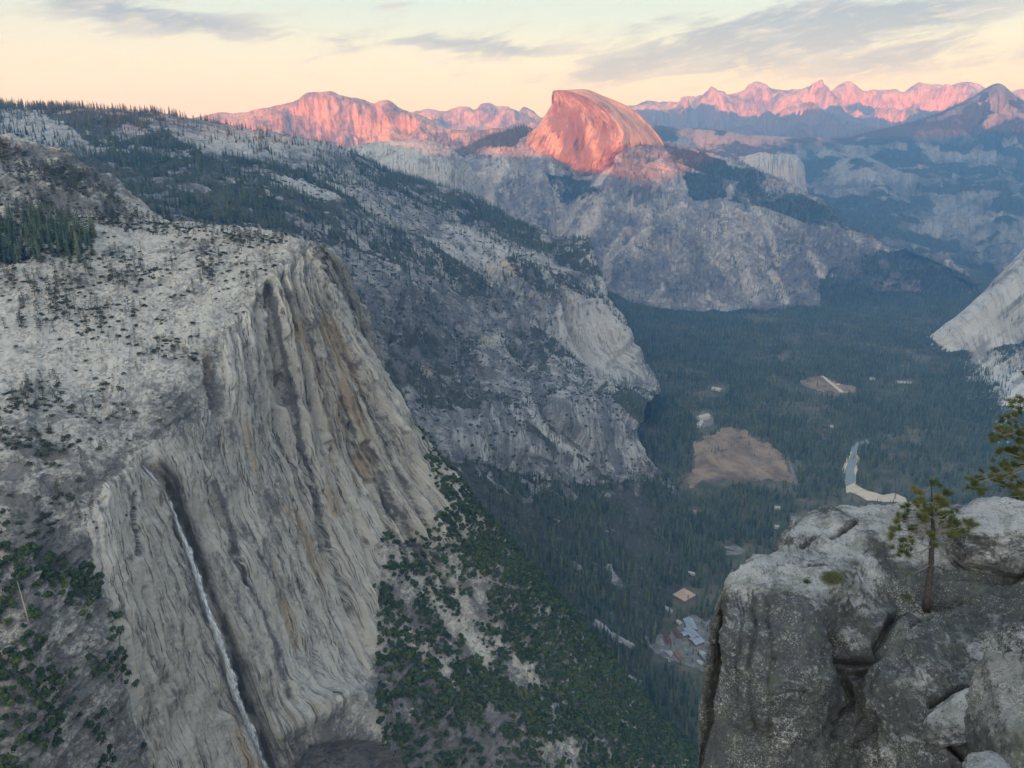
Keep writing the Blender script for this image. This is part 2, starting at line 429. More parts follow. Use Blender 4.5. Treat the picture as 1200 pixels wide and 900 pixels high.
def near_veg(px, py, P3):
    x, y, z = P3[..., 0], P3[..., 1], P3[..., 2]
    n = fbm(x/45, y/45, z/45, 4, 91); n2 = fbm(x/16, y/16, z/16, 3, 95)
    v = np.zeros(px.shape)
    # forested slope right of the wall
    a = inpoly(px, py, [(448,620),(470,640),(520,600),(565,570),(640,640),(720,725),(800,830),(990,1000),(480,1000),(440,830),(444,700)])
    cover = np.interp(px-.62*(py-640), [430, 470, 520, 560, 620], [.46, .44, .42, .60, .86]) + .0
    streak = ridged((x*.5+y)/46, (x-y)/160, z/240, 3, 97)
    va = sstep(.18, .62, cover+n*.5+n2*.45-sstep(.80, .90, streak)*.45)
    v = np.where(a, va, v)
    low = inpoly(px, py, [(440,830),(500,820),(620,880),(700,1000),(300,1000),(400,900)])
    v = np.where(low, v*.55, v)
    # upper right brow of the cliff
    b = inpoly(px, py, [(470,470),(520,520),(600,590),(640,660),(560,640),(500,560)])
    v = np.maximum(v, b*sstep(.1, .3, n+n2*.5+.15))
    # left shrub slope at the bottom
    c = inpoly(px, py, [(-400,655),(70,655),(120,690),(112,740),(125,790),(110,830),(60,870),(-400,1000)])
    v = np.maximum(v, c*sstep(-.15, .3, n+n2*.6+.18))
    c2 = inpoly(px, py, [(40,640),(128,660),(150,760),(190,870),(170,1000),(-400,1000),(-400,640)])
    v = np.maximum(v, c2*sstep(.12, .3, n+n2*.7+.05)*.8)
    # shelves of trees on the left face
    for (cx, cy, rx, ry, q) in ((45,465,55,22,.9),(40,520,60,30,.7),(190,410,45,16,.6),(90,365,60,12,.5),(60,600,70,30,.55),(10,700,50,50,.4)):
        v = np.maximum(v, q*sstep(.25, .5, np.exp(-((px-cx)/rx)**2-((py-cy)/ry)**2)+n2*.4+n*.3-.1))
    # hill at the far left and the grove below it
    h = inpoly(px, py, [(-400,90),(0,165),(60,190),(115,215),(165,258),(150,272),(110,262),(60,250),(-400,250)])
    v = np.maximum(v, h*sstep(-.12, .12, n+n2*.5+.1))
    g = inpoly(px, py, [(-400,240),(0,255),(60,245),(110,262),(112,292),(60,305),(0,312),(-400,320)])
    v = np.maximum(v, g*1.0)
    t = inpoly(px, py, [(130,255),(200,262),(330,278),(345,292),(300,292),(220,280),(150,272)])
    v = np.maximum(v, t*sstep(-.2, .1, n+n2)*.6)
    s = inpoly(px, py, [(-400,310),(110,295),(340,292),(330,330),(240,350),(150,370),(-400,400)])
    v = np.maximum(v, s*sstep(-.02, .22, n2+n*.6)*.6)
    v = np.maximum(v, inpoly(px, py, [(-400,330),(240,345),(235,430),(120,560),(-400,620)])*sstep(.12, .3, n2+n*.6)*.4)
    return v
def near_paint(G, U, V, px, py, nrm):
    x, y, z = G[..., 0], G[..., 1], G[..., 2]
    w = near_wall(px, py); tone = np.zeros(px.shape); warm = np.zeros(px.shape); wet = np.zeros(px.shape)
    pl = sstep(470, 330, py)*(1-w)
    hl = np.exp(-(((px-60)/120)**4)-((py-205)/48)**4)
    tone += -1.1*hl+fbm(x/24, y/24, z/12, 5, 64, .6)*1.3*hl
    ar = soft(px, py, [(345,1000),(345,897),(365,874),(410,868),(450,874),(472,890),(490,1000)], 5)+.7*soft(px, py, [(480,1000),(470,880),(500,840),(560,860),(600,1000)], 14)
    tone -= 1.5*ar  # shade under the arch overhang, painted into the rock tone
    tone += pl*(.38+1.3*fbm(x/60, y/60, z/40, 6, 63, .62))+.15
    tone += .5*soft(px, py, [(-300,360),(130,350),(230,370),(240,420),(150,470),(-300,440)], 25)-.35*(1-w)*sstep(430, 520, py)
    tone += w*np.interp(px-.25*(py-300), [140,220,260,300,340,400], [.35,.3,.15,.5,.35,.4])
    warm += pl*.22
    qq = fbm(U/8, V/60, 0*U, 4, 66, .6)
    for ln, wd, q in (([(390,385),(405,430),(412,480),(425,560)], 16, .95), ([(350,380),(372,450),(385,520),(395,600)], 12, .75),
                      ([(345,600),(365,650),(380,700)], 12, .6), ([(310,640),(330,700),(345,760)], 11, .6), ([(275,500),(300,520),(320,600)], 20, .45),
                      ([(270,840),(285,880),(300,920)], 9, 1.0), ([(240,410),(246,450)], 5, .9), ([(180,690),(195,740),(215,800)], 10, .35),
                      ([(340,840),(370,830),(400,820)], 16, .45)):
        warm += q*stroke(px+7*qq, py, ln, wd)*(1+qq)
    for ln, wd, q in (([(60,505),(95,510),(130,520)], 14, .9), ([(420,560),(430,620),(440,700),(445,760)], 14, .8), ([(385,600),(400,660),(415,740),(430,800)], 12, .6),
                      ([(355,420),(375,500),(395,580)], 6, .5), ([(140,640),(160,700),(185,760)], 12, .8), ([(240,510),(225,570),(250,640)], 14, .35),
                      ([(295,350),(315,420),(338,520),(360,620)], 6, .5), ([(470,650),(520,710),(580,780)], 8, 1.2), ([(470,740),(500,770),(540,800)], 9, 1.3),
                      ([(500,660),(560,730),(640,810)], 5, 1.0), ([(420,830),(460,880),(480,920)], 10, .8), ([(720,825),(750,860),(800,900)], 8, 2.0), ([(150,555),(160,580)],8,.5)):
        tone += q*stroke(px, py, ln, wd)
    qx = px+5*fbm(x/12, y/12, z/20, 3, 6)
    for ln, wd, q in (([(200,450),(215,500),(230,520)], 26, .5), ([(255,570),(275,640),(290,680)], 10, .8), ([(20,600),(50,630)], 40, .8),
                      ([(20,400),(10,440)], 18, .5), ([(250,420),(256,480)], 7, 1.0), ([(310,640),(322,700)], 10, .3), ([(350,880),(400,872),(460,890)], 22, 1.2),
                      ([(316,335),(322,365),(330,410),(338,440),(346,480),(356,530),(370,580),(383,640)], 4, 3.2), ([(303,345),(325,450),(349,555),(362,605)], 2, 1.6), ([(327,430),(334,470)], 7, 1.5), ([(251,565),(272,620),(290,680),(322,760),(340,815)], 3, 2.2), ([(415,430),(440,500),(470,560),(500,620)], 2.5, 2), ([(400,470),(425,540),(455,600),(480,660)], 2.2, 2), ([(430,520),(460,590),(500,660)], 2.5, 2.2), ([(385,640),(398,680),(412,720)], 2.2, 2), ([(155,580),(162,650)], 2, 2), ([(140,650),(165,730),(180,770)], 2, 2), ([(365,400),(380,460),(392,520)], 2, 1.4), ([(300,520),(318,600),(330,660)], 6, .7), ([(380,330),(392,380),(405,420)], 3, 1), ([(480,800),(540,860),(600,900)], 34, .9)):
        tone -= .62*q*stroke(qx, py, ln, wd)
    wn_ = fbm(x/8, y/8, z/40, 4, 8, .6)
    wet = np.clip(.85*stroke(px+6*wn_, py, [(a+8, b) for a, b in FALL[1:]], 8)*(1+wn_*.7)*1.15, 0, .92)
    wet = np.maximum(wet, .6*stroke(px+5*wn_, py, [(a-8, b) for a, b in FALL[5:20]], 3.5)*(1+wn_))
    wet = np.maximum(wet, .9*stroke(px, py, [(190,545),(205,562),(212,590)], 7))
    wet = np.maximum(wet, .3*stroke(px+8*wn_, py, [(a+20, b) for a, b in FALL[8:22]], 9)*(1+wn_))
    v = near_veg(px, py, G)
    bush = inpoly(px, py, [(445,600),(1000,600),(1000,1100),(300,1100),(440,840)]) | inpoly(px, py, [(-400,650),(200,650),(200,1000),(-400,1000)])
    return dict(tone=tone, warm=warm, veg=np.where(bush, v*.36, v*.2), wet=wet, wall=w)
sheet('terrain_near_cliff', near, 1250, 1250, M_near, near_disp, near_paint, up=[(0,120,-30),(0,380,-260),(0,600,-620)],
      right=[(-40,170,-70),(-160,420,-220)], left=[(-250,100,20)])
SH['terrain_near_cliff']['veg'] = near_veg(SH['terrain_near_cliff']['px'], SH['terrain_near_cliff']['py'], SH['terrain_near_cliff']['G'])

# ---------------- 2. long middle ridge
mid = [
 [P(-330,100,2700),P(0,126,2700),P(100,129,2700),P(190,137,2800),P(290,154,2900),P(360,169,3000),P(410,186,3100),P(470,208,3300),P(540,229,3400),P(592,260,3450),P(650,286,3350),P(694,289,3230)],
 [P(-330,160,2300),P(0,165,2300),P(100,172,2300),P(190,180,2350),P(290,192,2400),P(350,205,2500),P(405,222,2600),P(465,245,2800),P(530,270,2950),P(585,295,3000),P(645,318,3080),P(706,318,3160)],
 [P(-330,210,1900),P(0,210,1900),P(110,215,1950),P(200,220,2000),P(285,232,2050),P(345,250,2100),P(400,268,2250),P(455,290,2450),P(515,315,2600),P(575,340,2750),P(650,360,2950),P(722,362,3060)],
 [P(-330,270,1600),P(0,265,1650),P(120,262,1700),P(210,265,1750),P(285,280,1750),P(340,305,1800),P(395,330,1900),P(450,350,2100),P(510,375,2300),P(575,395,2500),P(660,408,2820),P(744,405,2960)],
 [P(-330,350,1400),P(0,340,1450),P(130,330,1500),P(220,330,1500),P(290,350,1500),P(345,385,1600),P(400,410,1700),P(455,430,1850),P(515,440,2050),P(585,445,2250),P(690,445,2600),P(768,448,2860)],
 [P(-330,440,1250),P(0,430,1300),P(140,410,1300),P(225,420,1300),P(300,440,1300),P(355,460,1400),P(410,480,1500),P(465,490,1600),P(530,495,1750),P(600,485,1930),P(685,480,2180),P(748,495,2260)],
 [P(-330,540,1100),P(0,530,1150),P(150,510,1150),P(230,520,1150),P(310,540,1200),P(370,560,1250),P(430,570,1300),P(490,580,1400),P(555,575,1520),P(620,570,1680),P(700,560,1930),P(768,550,2120)],
 [P(-330,660,950),P(0,650,1000),P(150,650,1000),P(230,650,1000),P(310,650,1020),P(380,660,1080),P(450,665,1150),P(520,665,1220),P(590,660,1310),P(655,640,1480),P(722,610,1740),Z(790,575,10)],
 [P(-330,800,850),P(0,800,860),P(150,800,870),P(230,800,880),P(310,800,900),P(400,800,950),P(480,800,1000),P(560,800,1020),P(640,780,1100),P(700,740,1250),P(745,690,1480),Z(815,610,-2)],
 [P(-330,950,800),P(0,950,800),P(150,950,800),P(230,950,810),P(310,950,820),P(400,950,840),P(480,950,860),Z(600,920,60),Z(700,860,35),Z(755,800,-2),Z(785,715,-6),Z(840,630,-10)],
 [P(-330,1100,700),P(0,1100,700),P(150,1100,700),P(230,1100,710),P(310,1100,720),P(400,1100,740),Z(500,1100,-60),Z(640,1000,-60),Z(760,900,-60),Z(800,820,-60),Z(830,740,-60),Z(880,650,-60)],
]
MIDC = [([(615,395),(622,440),(640,490),(690,530)], 4, 30), ([(655,330),(665,380),(690,420)], 4, 40), ([(540,380),(545,430),(560,480)], 5, 18),
        ([(560,290),(620,350),(640,400)], 4, 22), ([(470,350),(455,420)], 4, 16), ([(700,450),(735,490),(770,545)], 7, 40), ([(745,400),(700,445),(660,450)], 5, 20)]
def mid_wall(px, py):
    a = inpoly(px, py, [(650,330),(700,345),(730,385),(770,440),(768,460),(700,445),(655,395)])
    b = inpoly(px, py, [(560,300),(640,350),(655,395),(650,400),(560,360)])*.6
    c = inpoly(px, py, [(610,480),(700,455),(745,490),(768,550),(700,560),(620,530)])*.8
    d = inpoly(px, py, [(530,470),(610,470),(620,540),(530,540)])*.8
    return np.maximum.reduce([a*1.0, b*1.0, c*1.0, d*1.0])
def mid_disp(G, U, V, px, py, nrm):
    x, y, z = G[..., 0], G[..., 1], G[..., 2]
    w = mid_wall(px, py)
    big = fbm(x/420, y/420, z/420, 4, 101)*42*np.interp(py, [120,200], [.15, 1])
    g = ridged((x+.55*y)/300+fbm(x/200, y/200, z/200, 3, 9)*.4, (y-.4*x)/900, z/700, 5, 111)
    gul = (g-.5)*38*sstep(150, 300, py)
    fl = (ridged((U+fbm(x/120, y/120, z/120, 3, 7)*50)/60, V/420, 0*U, 5, 121)-.45)*30
    rough = fbm(x/70, y/70, z/60, 6, 131, .62)*17*np.interp(py, [120,180], [.4, 1])
    arc = ridged((z+.6*(x+.3*y))/70, x/260, y/260, 4, 141)*10*inpoly(px, py, [(410,240),(560,300),(700,350),(640,380),(450,320)])
    d = big+gul+rough*(1-.4*w)+fl*w+arc
    for ln, wd, dp in MIDC: d = d-dp*stroke(px, py, ln, wd)
    for cx, cy, rx, ry, q in ((590,315,40,20,30),(470,340,50,25,25),(575,500,35,30,28),(680,500,50,40,30),(560,415,35,28,20)):
        d = d+q*np.exp(-((px-cx)/rx)**2-((py-cy)/ry)**2)
    fade = sstep(35, 90, np.minimum(z, 400)+0*px)
    return np.clip(d, -90, 80)*(.08+.92*fade)
def mid_veg(px, py, P3):
    x, y, z = P3[..., 0], P3[..., 1], P3[..., 2]
    n = fbm(x/150, y/150, z/150, 4, 151); n2 = fbm(x/50, y/50, z/50, 4, 155)
    v = .5*sstep(-.05, .2, n*.6+n2*.7)*np.ones(px.shape)
    def poly(pl, q, e=.0): 
        nonlocal v
        m = inpoly(px+n2*16+n*10, py+n2*10+n*12, pl); v = np.where(m, np.clip(q+n2*e-.75*sstep(.12, .34, n2+.5*n)*(q > .7), 0, 1), v)
    poly([(-400,100),(60,122),(200,130),(255,165),(335,182),(395,222),(470,262),(560,318),(545,340),(430,300),(330,270),(250,262),(170,262),(120,222),(0,172),(-400,160)], 1.0, .2)
    poly([(0,128),(45,132),(80,145),(105,168),(60,182),(0,180)], .28, .5)
    poly([(185,134),(300,150),(420,185),(450,205),(430,212),(370,200),(300,185),(230,172),(195,152)], .12, .4)
    poly([(310,200),(345,205),(405,232),(380,234),(330,215)], .04, .1)
    poly([(400,215),(470,240),(560,275),(640,318),(600,315),(520,285),(440,262)], .06, .12)
    poly([(410,178),(470,200),(520,222),(567,220),(600,254),(650,278),(696,286),(706,322),(690,325),(650,306),(600,283),(540,262),(470,228),(420,205)], .95, .2)
    poly([(585,298),(640,310),(700,330),(700,366),(660,352),(610,330)], .8, .5)
    poly([(400,240),(470,268),(560,320),(590,350),(540,345),(450,300),(400,275)], .85, .4)
    poly([(400,340),(470,355),(560,395),(560,470),(480,478),(440,455),(400,400)], .62, 1.2)
    poly([(575,385),(640,390),(700,430),(720,470),(640,440),(590,415)], .6, 1.1)
    poly([(470,445),(520,440),(600,470),(600,478),(520,480)], .9, .5)
    poly([(615,475),(660,500),(720,560),(700,560),(640,530),(620,500)], .7, .8)
    poly([(690,448),(768,458),(790,500),(800,560),(772,555),(757,505),(715,465)], .95, .2)
    poly([(440,620),(470,530),(560,540),(640,562),(700,566),(768,556),(1000,560),(1000,1100),(300,1100)], 1.0, .1)
    poly([(655,400),(652,330),(705,352),(735,388),(768,440),(768,455),(700,440)], .03, .1)
    poly([(640,485),(700,465),(745,492),(768,548),(705,552)], .14, .6)
    poly([(535,478),(600,482),(605,532),(540,532)], .12, .5)
    v = np.where(inpoly(px, py, [(440,640),(500,600),(600,590),(780,580),(1000,560),(1000,1100),(300,1100)]), np.maximum(v, .9), v)
    poly([(615,490),(640,500),(690,535),(665,530)], .1)
    # bare dry creek beds and slides seen from above
    for ln, wd in (([(698,724),(715,738),(742,753)], 4), ([(702,778),(725,785),(760,800)], 5), ([(715,660),(722,675)], 5), ([(670,655),(680,662)], 4), ([(715,825),(740,850),(800,905)], 6), ([(742,838),(765,860)], 3)):
        v = np.where(stroke(px+n2*6, py-5+n2*5, ln, wd*.8) > .35+n2*.6, .0, v)
    return v
def mid_paint(G, U, V, px, py, nrm):
    tone = -.25+np.zeros(px.shape); warm = np.zeros(px.shape)
    for cx, cy, rx, ry, q in ((0,150,110,30,.8),(310,168,120,16,1.0),(355,218,50,12,1.8),(560,300,110,26,.5),(705,395,48,52,1.5),(580,410,20,25,.5),(500,400,110,60,-.4),
                              (570,500,40,30,.1),(420,260,60,20,.4)):
        tone += q*np.exp(-((px-cx)/rx)**2-((py-cy)/ry)**2)
    for ln, wd, q in (([(520,265),(570,285),(640,318)], 4, 1.2), ([(500,280),(560,300),(600,322)], 3, 1.0), ([(615,465),(640,510),(690,540)], 4, 1.4),
                      ([(698,724),(715,738),(742,753)], 3, 1.0), ([(702,778),(725,785),(760,800)], 4, 1.0), ([(715,825),(740,850),(800,905)], 8, 2.2), ([(700,445),(730,460)], 3, 2),
                      ([(690,300),(700,312),(710,350)], 3, 1.2)):
        tone += q*stroke(px, py, ln, wd)
    warm += .9*np.exp(-((px-500)/12)**2-((py-437)/7)**2)+.7*np.exp(-((px-590)/35)**2-((py-318)/20)**2)+.7*np.exp(-((px-575)/14)**2-((py-400)/14)**2)
    warm += .9*stroke(px, py, [(715,825),(740,850),(800,905)], 6)
    warm += .25*np.exp(-((px-310)/120)**2-((py-168)/20)**2)
    return dict(tone=tone, warm=warm, veg=mid_veg(px, py, G)*.7, wall=mid_wall(px, py))
sheet('terrain_middle_ridge', mid, 1000, 1000, M_mid, mid_disp, mid_paint, up=[(0,250,-20),(0,700,-200),(0,1400,-700)], right=[(-30,330,-50),(-200,900,-160)])
s = SH['terrain_middle_ridge']; s['veg'] = mid_veg(s['px'], s['py'], s['G'])

# ---------------- 3. rounded dome behind the ridge
nd = [
 [P(395,185,4300),P(412,174,4250),P(440,168,4200),P(475,165,4150),P(505,167,4100),P(528,176,4100),P(546,190,4150),P(560,212,4200),P(568,232,4300)],
 [P(395,195,4150),P(412,185,4080),P(440,180,4020),P(475,176,3980),P(503,178,3950),P(525,187,3950),P(542,200,4020),P(555,218,4100),P(566,236,4250)],
 [P(395,215,3950),P(412,205,3900),P(440,203,3850),P(475,203,3820),P(503,204,3800),P(525,210,3820),P(540,218,3900),P(554,228,4000),P(566,242,4200)],
 [P(395,260,3800),P(412,260,3750),P(440,260,3720),P(475,262,3700),P(503,265,3700),P(525,268,3720),P(545,272,3800),P(558,276,3900),P(575,282,4100)],
]
def nd_disp(G, U, V, px, py, nrm):
    x, y, z = G[..., 0], G[..., 1], G[..., 2]
    return fbm(x/150, y/150, z/90, 5, 201)*16+(ridged((U+fbm(x/100, y/100, z/100, 2, 4)*40)/90, V/300, 0*U, 4, 203)-.5)*12*sstep(500, 530, px)
sheet('terrain_rounded_dome', nd, 220, 300, M_mid, nd_disp,
      lambda G, U, V, px, py, nrm: dict(tone=.5+0*px, veg=.55*sstep(-.05, .2, fbm(G[..., 0]/120, G[..., 1]/120, G[..., 2]/120, 4, 7)+sstep(470, 400, px)*.25-sstep(480, 540, px)*.3)*.8),
      up=[(0,200,-30),(0,600,-300)], right=[(60,300,-100)])

# ---------------- 4. massif under the great half dome
half = [
 [P(440,200,7100),P(520,180,7000),P(560,166,6950),P(590,155,6900),P(618,150,6850),P(650,165,6800),P(700,175,6700),P(745,172,6620),P(778,172,6560),P(830,181,6350),P(880,197,6200),P(935,222,6000),P(1000,262,5750),P(1050,284,5550),P(1100,308,5350),P(1140,335,5150)],
 [P(440,215,6800),P(520,198,6650),P(560,184,6550),P(590,176,6450),P(616,179,6250),P(650,193,6150),P(690,207,6060),P(735,179,6120),P(778,184,6250),P(830,205,6050),P(880,220,5950),P(935,240,5800),P(1000,272,5600),P(1050,292,5450),P(1100,314,5280),P(1140,340,5100)],
 [P(440,245,6300),P(520,235,6200),P(560,220,6100),P(590,218,6000),P(620,226,5900),P(655,240,5820),P(695,246,5760),P(735,240,5720),P(780,245,5650),P(830,255,5560),P(880,262,5500),P(935,275,5430),P(1000,292,5350),P(1050,306,5260),P(1100,322,5170),P(1140,344,5050)],
 [P(440,290,5800),P(520,280,5700),P(560,268,5700),P(590,268,5650),P(620,275,5600),P(655,287,5520),P(695,297,5430),P(735,300,5370),P(780,306,5280),P(830,312,5210),P(880,314,5170),P(935,318,5150),P(1000,324,5120),P(1050,331,5080),P(1100,340,5020),P(1140,352,4950)],
 [Z(440,340,0),Z(520,340,0),Z(560,340,0),Z(590,340,0),Z(620,340,0),Z(655,343,0),Z(695,346,10),Z(735,350,20),Z(780,360,20),Z(830,364,20),Z(880,361,20),Z(935,360,10),Z(1000,358,0),Z(1050,356,0),Z(1100,358,0),Z(1140,362,0)],
 [Z(440,370,-80),Z(520,370,-80),Z(560,370,-80),Z(590,370,-80),Z(620,370,-80),Z(655,370,-80),Z(695,370,-80),Z(735,374,-80),Z(780,380,-80),Z(830,384,-80),Z(880,384,-80),Z(935,384,-80),Z(1000,384,-80),Z(1050,384,-80),Z(1100,384,-80),Z(1140,384,-80)],
]
GUL = [([(683,208),(668,232),(655,262),(648,280)], 5, 60), ([(645,195),(652,225),(655,245),(648,275)], 4, 40), ([(715,190),(700,215),(672,245),(655,275)], 4, 50),
       ([(735,268),(725,285),(712,305),(711,325)], 4, 60), ([(760,235),(735,268)], 4, 40), ([(600,205),(585,225),(580,250)], 5, 50), ([(880,235),(895,260),(905,285),(912,310)], 5, 40),
       ([(800,270),(820,300),(835,330)], 5, 30), ([(950,240),(960,275),(975,310)], 5, 35), ([(860,300),(875,330),(885,350)], 4, 30)]
def half_disp(G, U, V, px, py, nrm):
    x, y, z = G[..., 0], G[..., 1], G[..., 2]
    wx = fbm(x/300, y/300, z/300, 3, 301)*150
    d = fbm(x/700, y/700, z/700, 4, 302)*90
    d += (ridged((U+wx+.35*V)/420, V/900, 0*U, 5, 303, .55)-.5)*130
    d += (ridged((U+wx*.6-.3*V)/120, V/300, 0*U+4, 4, 304, .6)-.5)*36
    d += fbm(x/90, y/90, z/60, 5, 305, .62)*34+(np.floor(fbm(x/320, y/320, z/260, 3, 306)*9)/9)*60
    d *= np.interp(py, [150, 190, 230], [.15, .5, 1])
    for ln, wd, dp in GUL: d = d-dp*stroke(px, py, ln, wd)
    return d*sstep(0, 120, z)
def half_veg(px, py, P3):
    x, y, z = P3[..., 0], P3[..., 1], P3[..., 2]
    n = fbm(x/260, y/260, z/260, 4, 311); n2 = fbm(x/90, y/90, z/90, 4, 312)
    v = .5*sstep(.1, .35, n*.7+n2*.7)*np.ones(px.shape)
    def poly(pl, q, e=0.):
        nonlocal v
        m = inpoly(px+n2*7, py+n2*5, pl); v = np.where(m, np.clip(q+n*e, 0, 1), v)
    poly([(430,180),(520,170),(560,160),(612,146),(622,155),(605,172),(575,172),(520,190),(430,230)], .9, .5)
    poly([(775,168),(880,194),(960,238),(1000,262),(1040,285),(950,262),(900,245),(850,235),(870,215),(830,205),(790,190)], .85, .9)
    poly([(960,330),(1000,300),(1060,290),(1150,330),(1150,380),(960,380)], .8, .9)
    poly([(800,200),(850,210),(850,230),(810,235)], .8, .8)
    poly([(660,330),(720,342),(735,352),(780,362),(820,364),(880,362),(960,360),(1000,340),(1150,345),(1150,400),(640,400)], 1.0, .2)
    poly([(640,205),(690,210),(700,225),(660,240)], .75, .4)
    return v
def half_paint(G, U, V, px, py, nrm):
    tone = -.25+.9*fbm(G[..., 0]/420, G[..., 1]/420, G[..., 2]/420, 4, 320)-.15*sstep(260, 350, py); warm = 0*px
    for ln, wd, q in (([(645,195),(652,225),(655,245),(648,275)], 2.5, 2), ([(715,195),(700,215),(672,245),(655,275)], 3, 2), ([(735,270),(722,290),(712,305),(711,328)], 4, 2.4),
                      ([(700,235),(690,262),(682,275)], 7, 1.2), ([(905,320),(915,340),(920,352)], 4, 1.8), ([(880,235),(895,260),(905,285),(912,310)], 3, 1.5), ([(950,300),(980,330),(990,350)], 6, 1.2),
                      ([(740,240),(760,250),(745,290)], 10, .6), ([(1000,310),(1040,320)], 8, -.8), ([(590,195),(580,215),(575,240)], 7, .8), ([(860,300),(885,350)], 6, .7), ([(960,320),(980,352)], 4, 1.4)):
        tone = tone+1.7*q*stroke(px, py, ln, wd)
    for ln, wd, q in (([(800,270),(835,330)], 14, .5), ([(720,330),(700,310),(680,290)], 12, .5), ([(960,260),(985,300),(1010,330)], 20, .5)):
        tone = tone-q*stroke(px, py, ln, wd)
    return dict(tone=tone, warm=warm, veg=half_veg(px, py, G)*.8, wall=.5+0*px)
sheet('terrain_dome_massif', half, 620, 1000, M_half, half_disp, half_paint, up=[(0,400,-120),(0,1200,-500)], left=[(-900,300,0)], right=[(200,300,-60)])
s = SH['terrain_dome_massif']; s['veg'] = half_veg(s['px'], s['py'], s['G'])

# ---------------- 5. the half dome itself
hd = [
 [P(649,107,6460),P(651,106.3,6450),P(654,106,6445),P(657,105.8,6440),P(660,105.5,6435),P(675,105,6450),P(690,105.5,6480),P(709,113,6520),P(739,127,6600),P(762,147,6640),P(780,173,6660)],
 [P(646,118,6440),P(656,116,6400),P(667,114.5,6370),P(679,114,6350),P(689,115,6335),P(698,114,6400),P(708,117,6450),P(722,124,6500),P(746,137,6580),P(766,156,6620),P(781,178,6650)],
 [P(640,133,6430),P(658,133,6360),P(677,133,6310),P(696,132,6270),P(712,133,6245),P(719,131,6330),P(728,134,6390),P(740,141,6450),P(755,150,6530),P(770,164,6580),P(782,182,6630)],
 [P(624,152,6400),P(650,154,6320),P(676,154,6260),P(702,153,6210),P(727,151,6170),P(733,149,6270),P(740,151,6330),P(750,156,6400),P(762,163,6460),P(773,173,6530),P(784,186,6600)],
 [P(612,175,6380),P(636,186,6290),P(660,197,6220),P(688,196,6170),P(727,171,6130),P(736,168,6230),P(745,169,6300),P(756,172,6370),P(767,177,6430),P(776,183,6500),P(786,193,6580)],
 [P(606,205,6500),P(634,215,6450),P(660,225,6400),P(690,225,6350),P(728,205,6300),P(738,202,6320),P(748,202,6370),P(758,204,6430),P(768,208,6480),P(778,214,6540),P(790,222,6600)],
]
def hd_disp(G, U, V, px, py, nrm):
    x, y, z = G[..., 0], G[..., 1], G[..., 2]
    cx_ = np.interp(py, [105,115,133,151,171], [662,690,713,729,731]); f = sstep(8, -3, px-cx_)
    d = (ridged((U+fbm(x/150, y/150, z/150, 3, 401)*60)/60, V/500, 0*U, 5, 402, .62)-.5)*15*f
    d += fbm(x/140, y/140, z/90, 6, 403, .6)*22*(.45+.55*f)+(np.floor(fbm(x/200, y/200, z/160, 3, 406)*8)/8)*22*f
    d -= 40*stroke(px, py, [(672,140),(676,160),(682,185)], 5)+28*stroke(px, py, [(688,120),(700,150)], 3)
    return d*np.interp(py, [104, 112], [.2, 1])
def hd_paint(G, U, V, px, py, nrm):
    tone = .1+0*px
    for ln, wd, q in (([(672,135),(678,160),(684,190)], 5, -.9), ([(660,130),(664,170)], 2, -.8), ([(690,150),(697,180)], 4, .5), ([(640,150),(650,175)], 5, .4), ([(720,135),(735,165)], 3, .9),
                      ([(650,120),(655,160)], 2, -.6), ([(705,150),(708,180)], 3, -.6)):
        tone = tone+1.8*q*stroke(px, py, ln, wd)
    tone = tone+(ridged(U/60, V/500, 0*U, 3, 405)-.6)*.25*sstep(740, 715, px)+.5*sstep(-3, 6, px-np.interp(py, [105,115,133,151,171], [662,690,713,729,731]))-.25
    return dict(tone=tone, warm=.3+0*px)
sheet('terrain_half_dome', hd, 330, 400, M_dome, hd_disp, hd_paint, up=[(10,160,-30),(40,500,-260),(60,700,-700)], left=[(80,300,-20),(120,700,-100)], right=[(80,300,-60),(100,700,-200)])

# ---------------- generic distant range
def ridge(name, sky, depth_top, rows_below, mat, nv, nu, amp, S, seed, veg=None, paint=None, skyamp=.3, up=None, rib=1.0, jagk=.22):
    rows = [[P(x, y, depth_top) for x, y in sky]]
    for (f, Yr) in rows_below: rows.append([P(x, f(x) if callable(f) else f, Yr) for x, y in sky])
    sk = np.array(sky, float)
    def disp(G, U, V, px, py, nrm):
        x, y, z = G[..., 0], G[..., 1], G[..., 2]
        w = fbm(x/S, y/S, z/S, 3, seed)*.5
        d = (ridged(x/S*.9+w, y/S*.45, z/S*.5, 7, seed+1, .58)-.5)*amp*1.5+fbm(x/S*2.6, y/S*2.6, z/S*2.6, 6, seed+2, .6)*amp*.45
        sy = np.interp(px, sk[:, 0], sk[:, 1])
        k = skyamp+(1-skyamp)*sstep(0, 16, py-sy)
        d = d+(ridged(x/(S*.5)+w, y/(S*2.4), 0*z, 4, seed+5, .5)-.55)*amp*rib*sstep(-2, 12, py-sy)
        jag = (ridged(x/(S*.28), y/(S*.9), 0*z, 4, seed+9, .6)-.62)*amp*jagk*np.exp(-np.maximum(py-sy, 0)/9)
        return d*k, jag
    sheet(name, rows, nv, nu, mat, disp, paint, up=up or [(0, amp*4, -amp*1.2), (0, amp*14, -amp*7)])
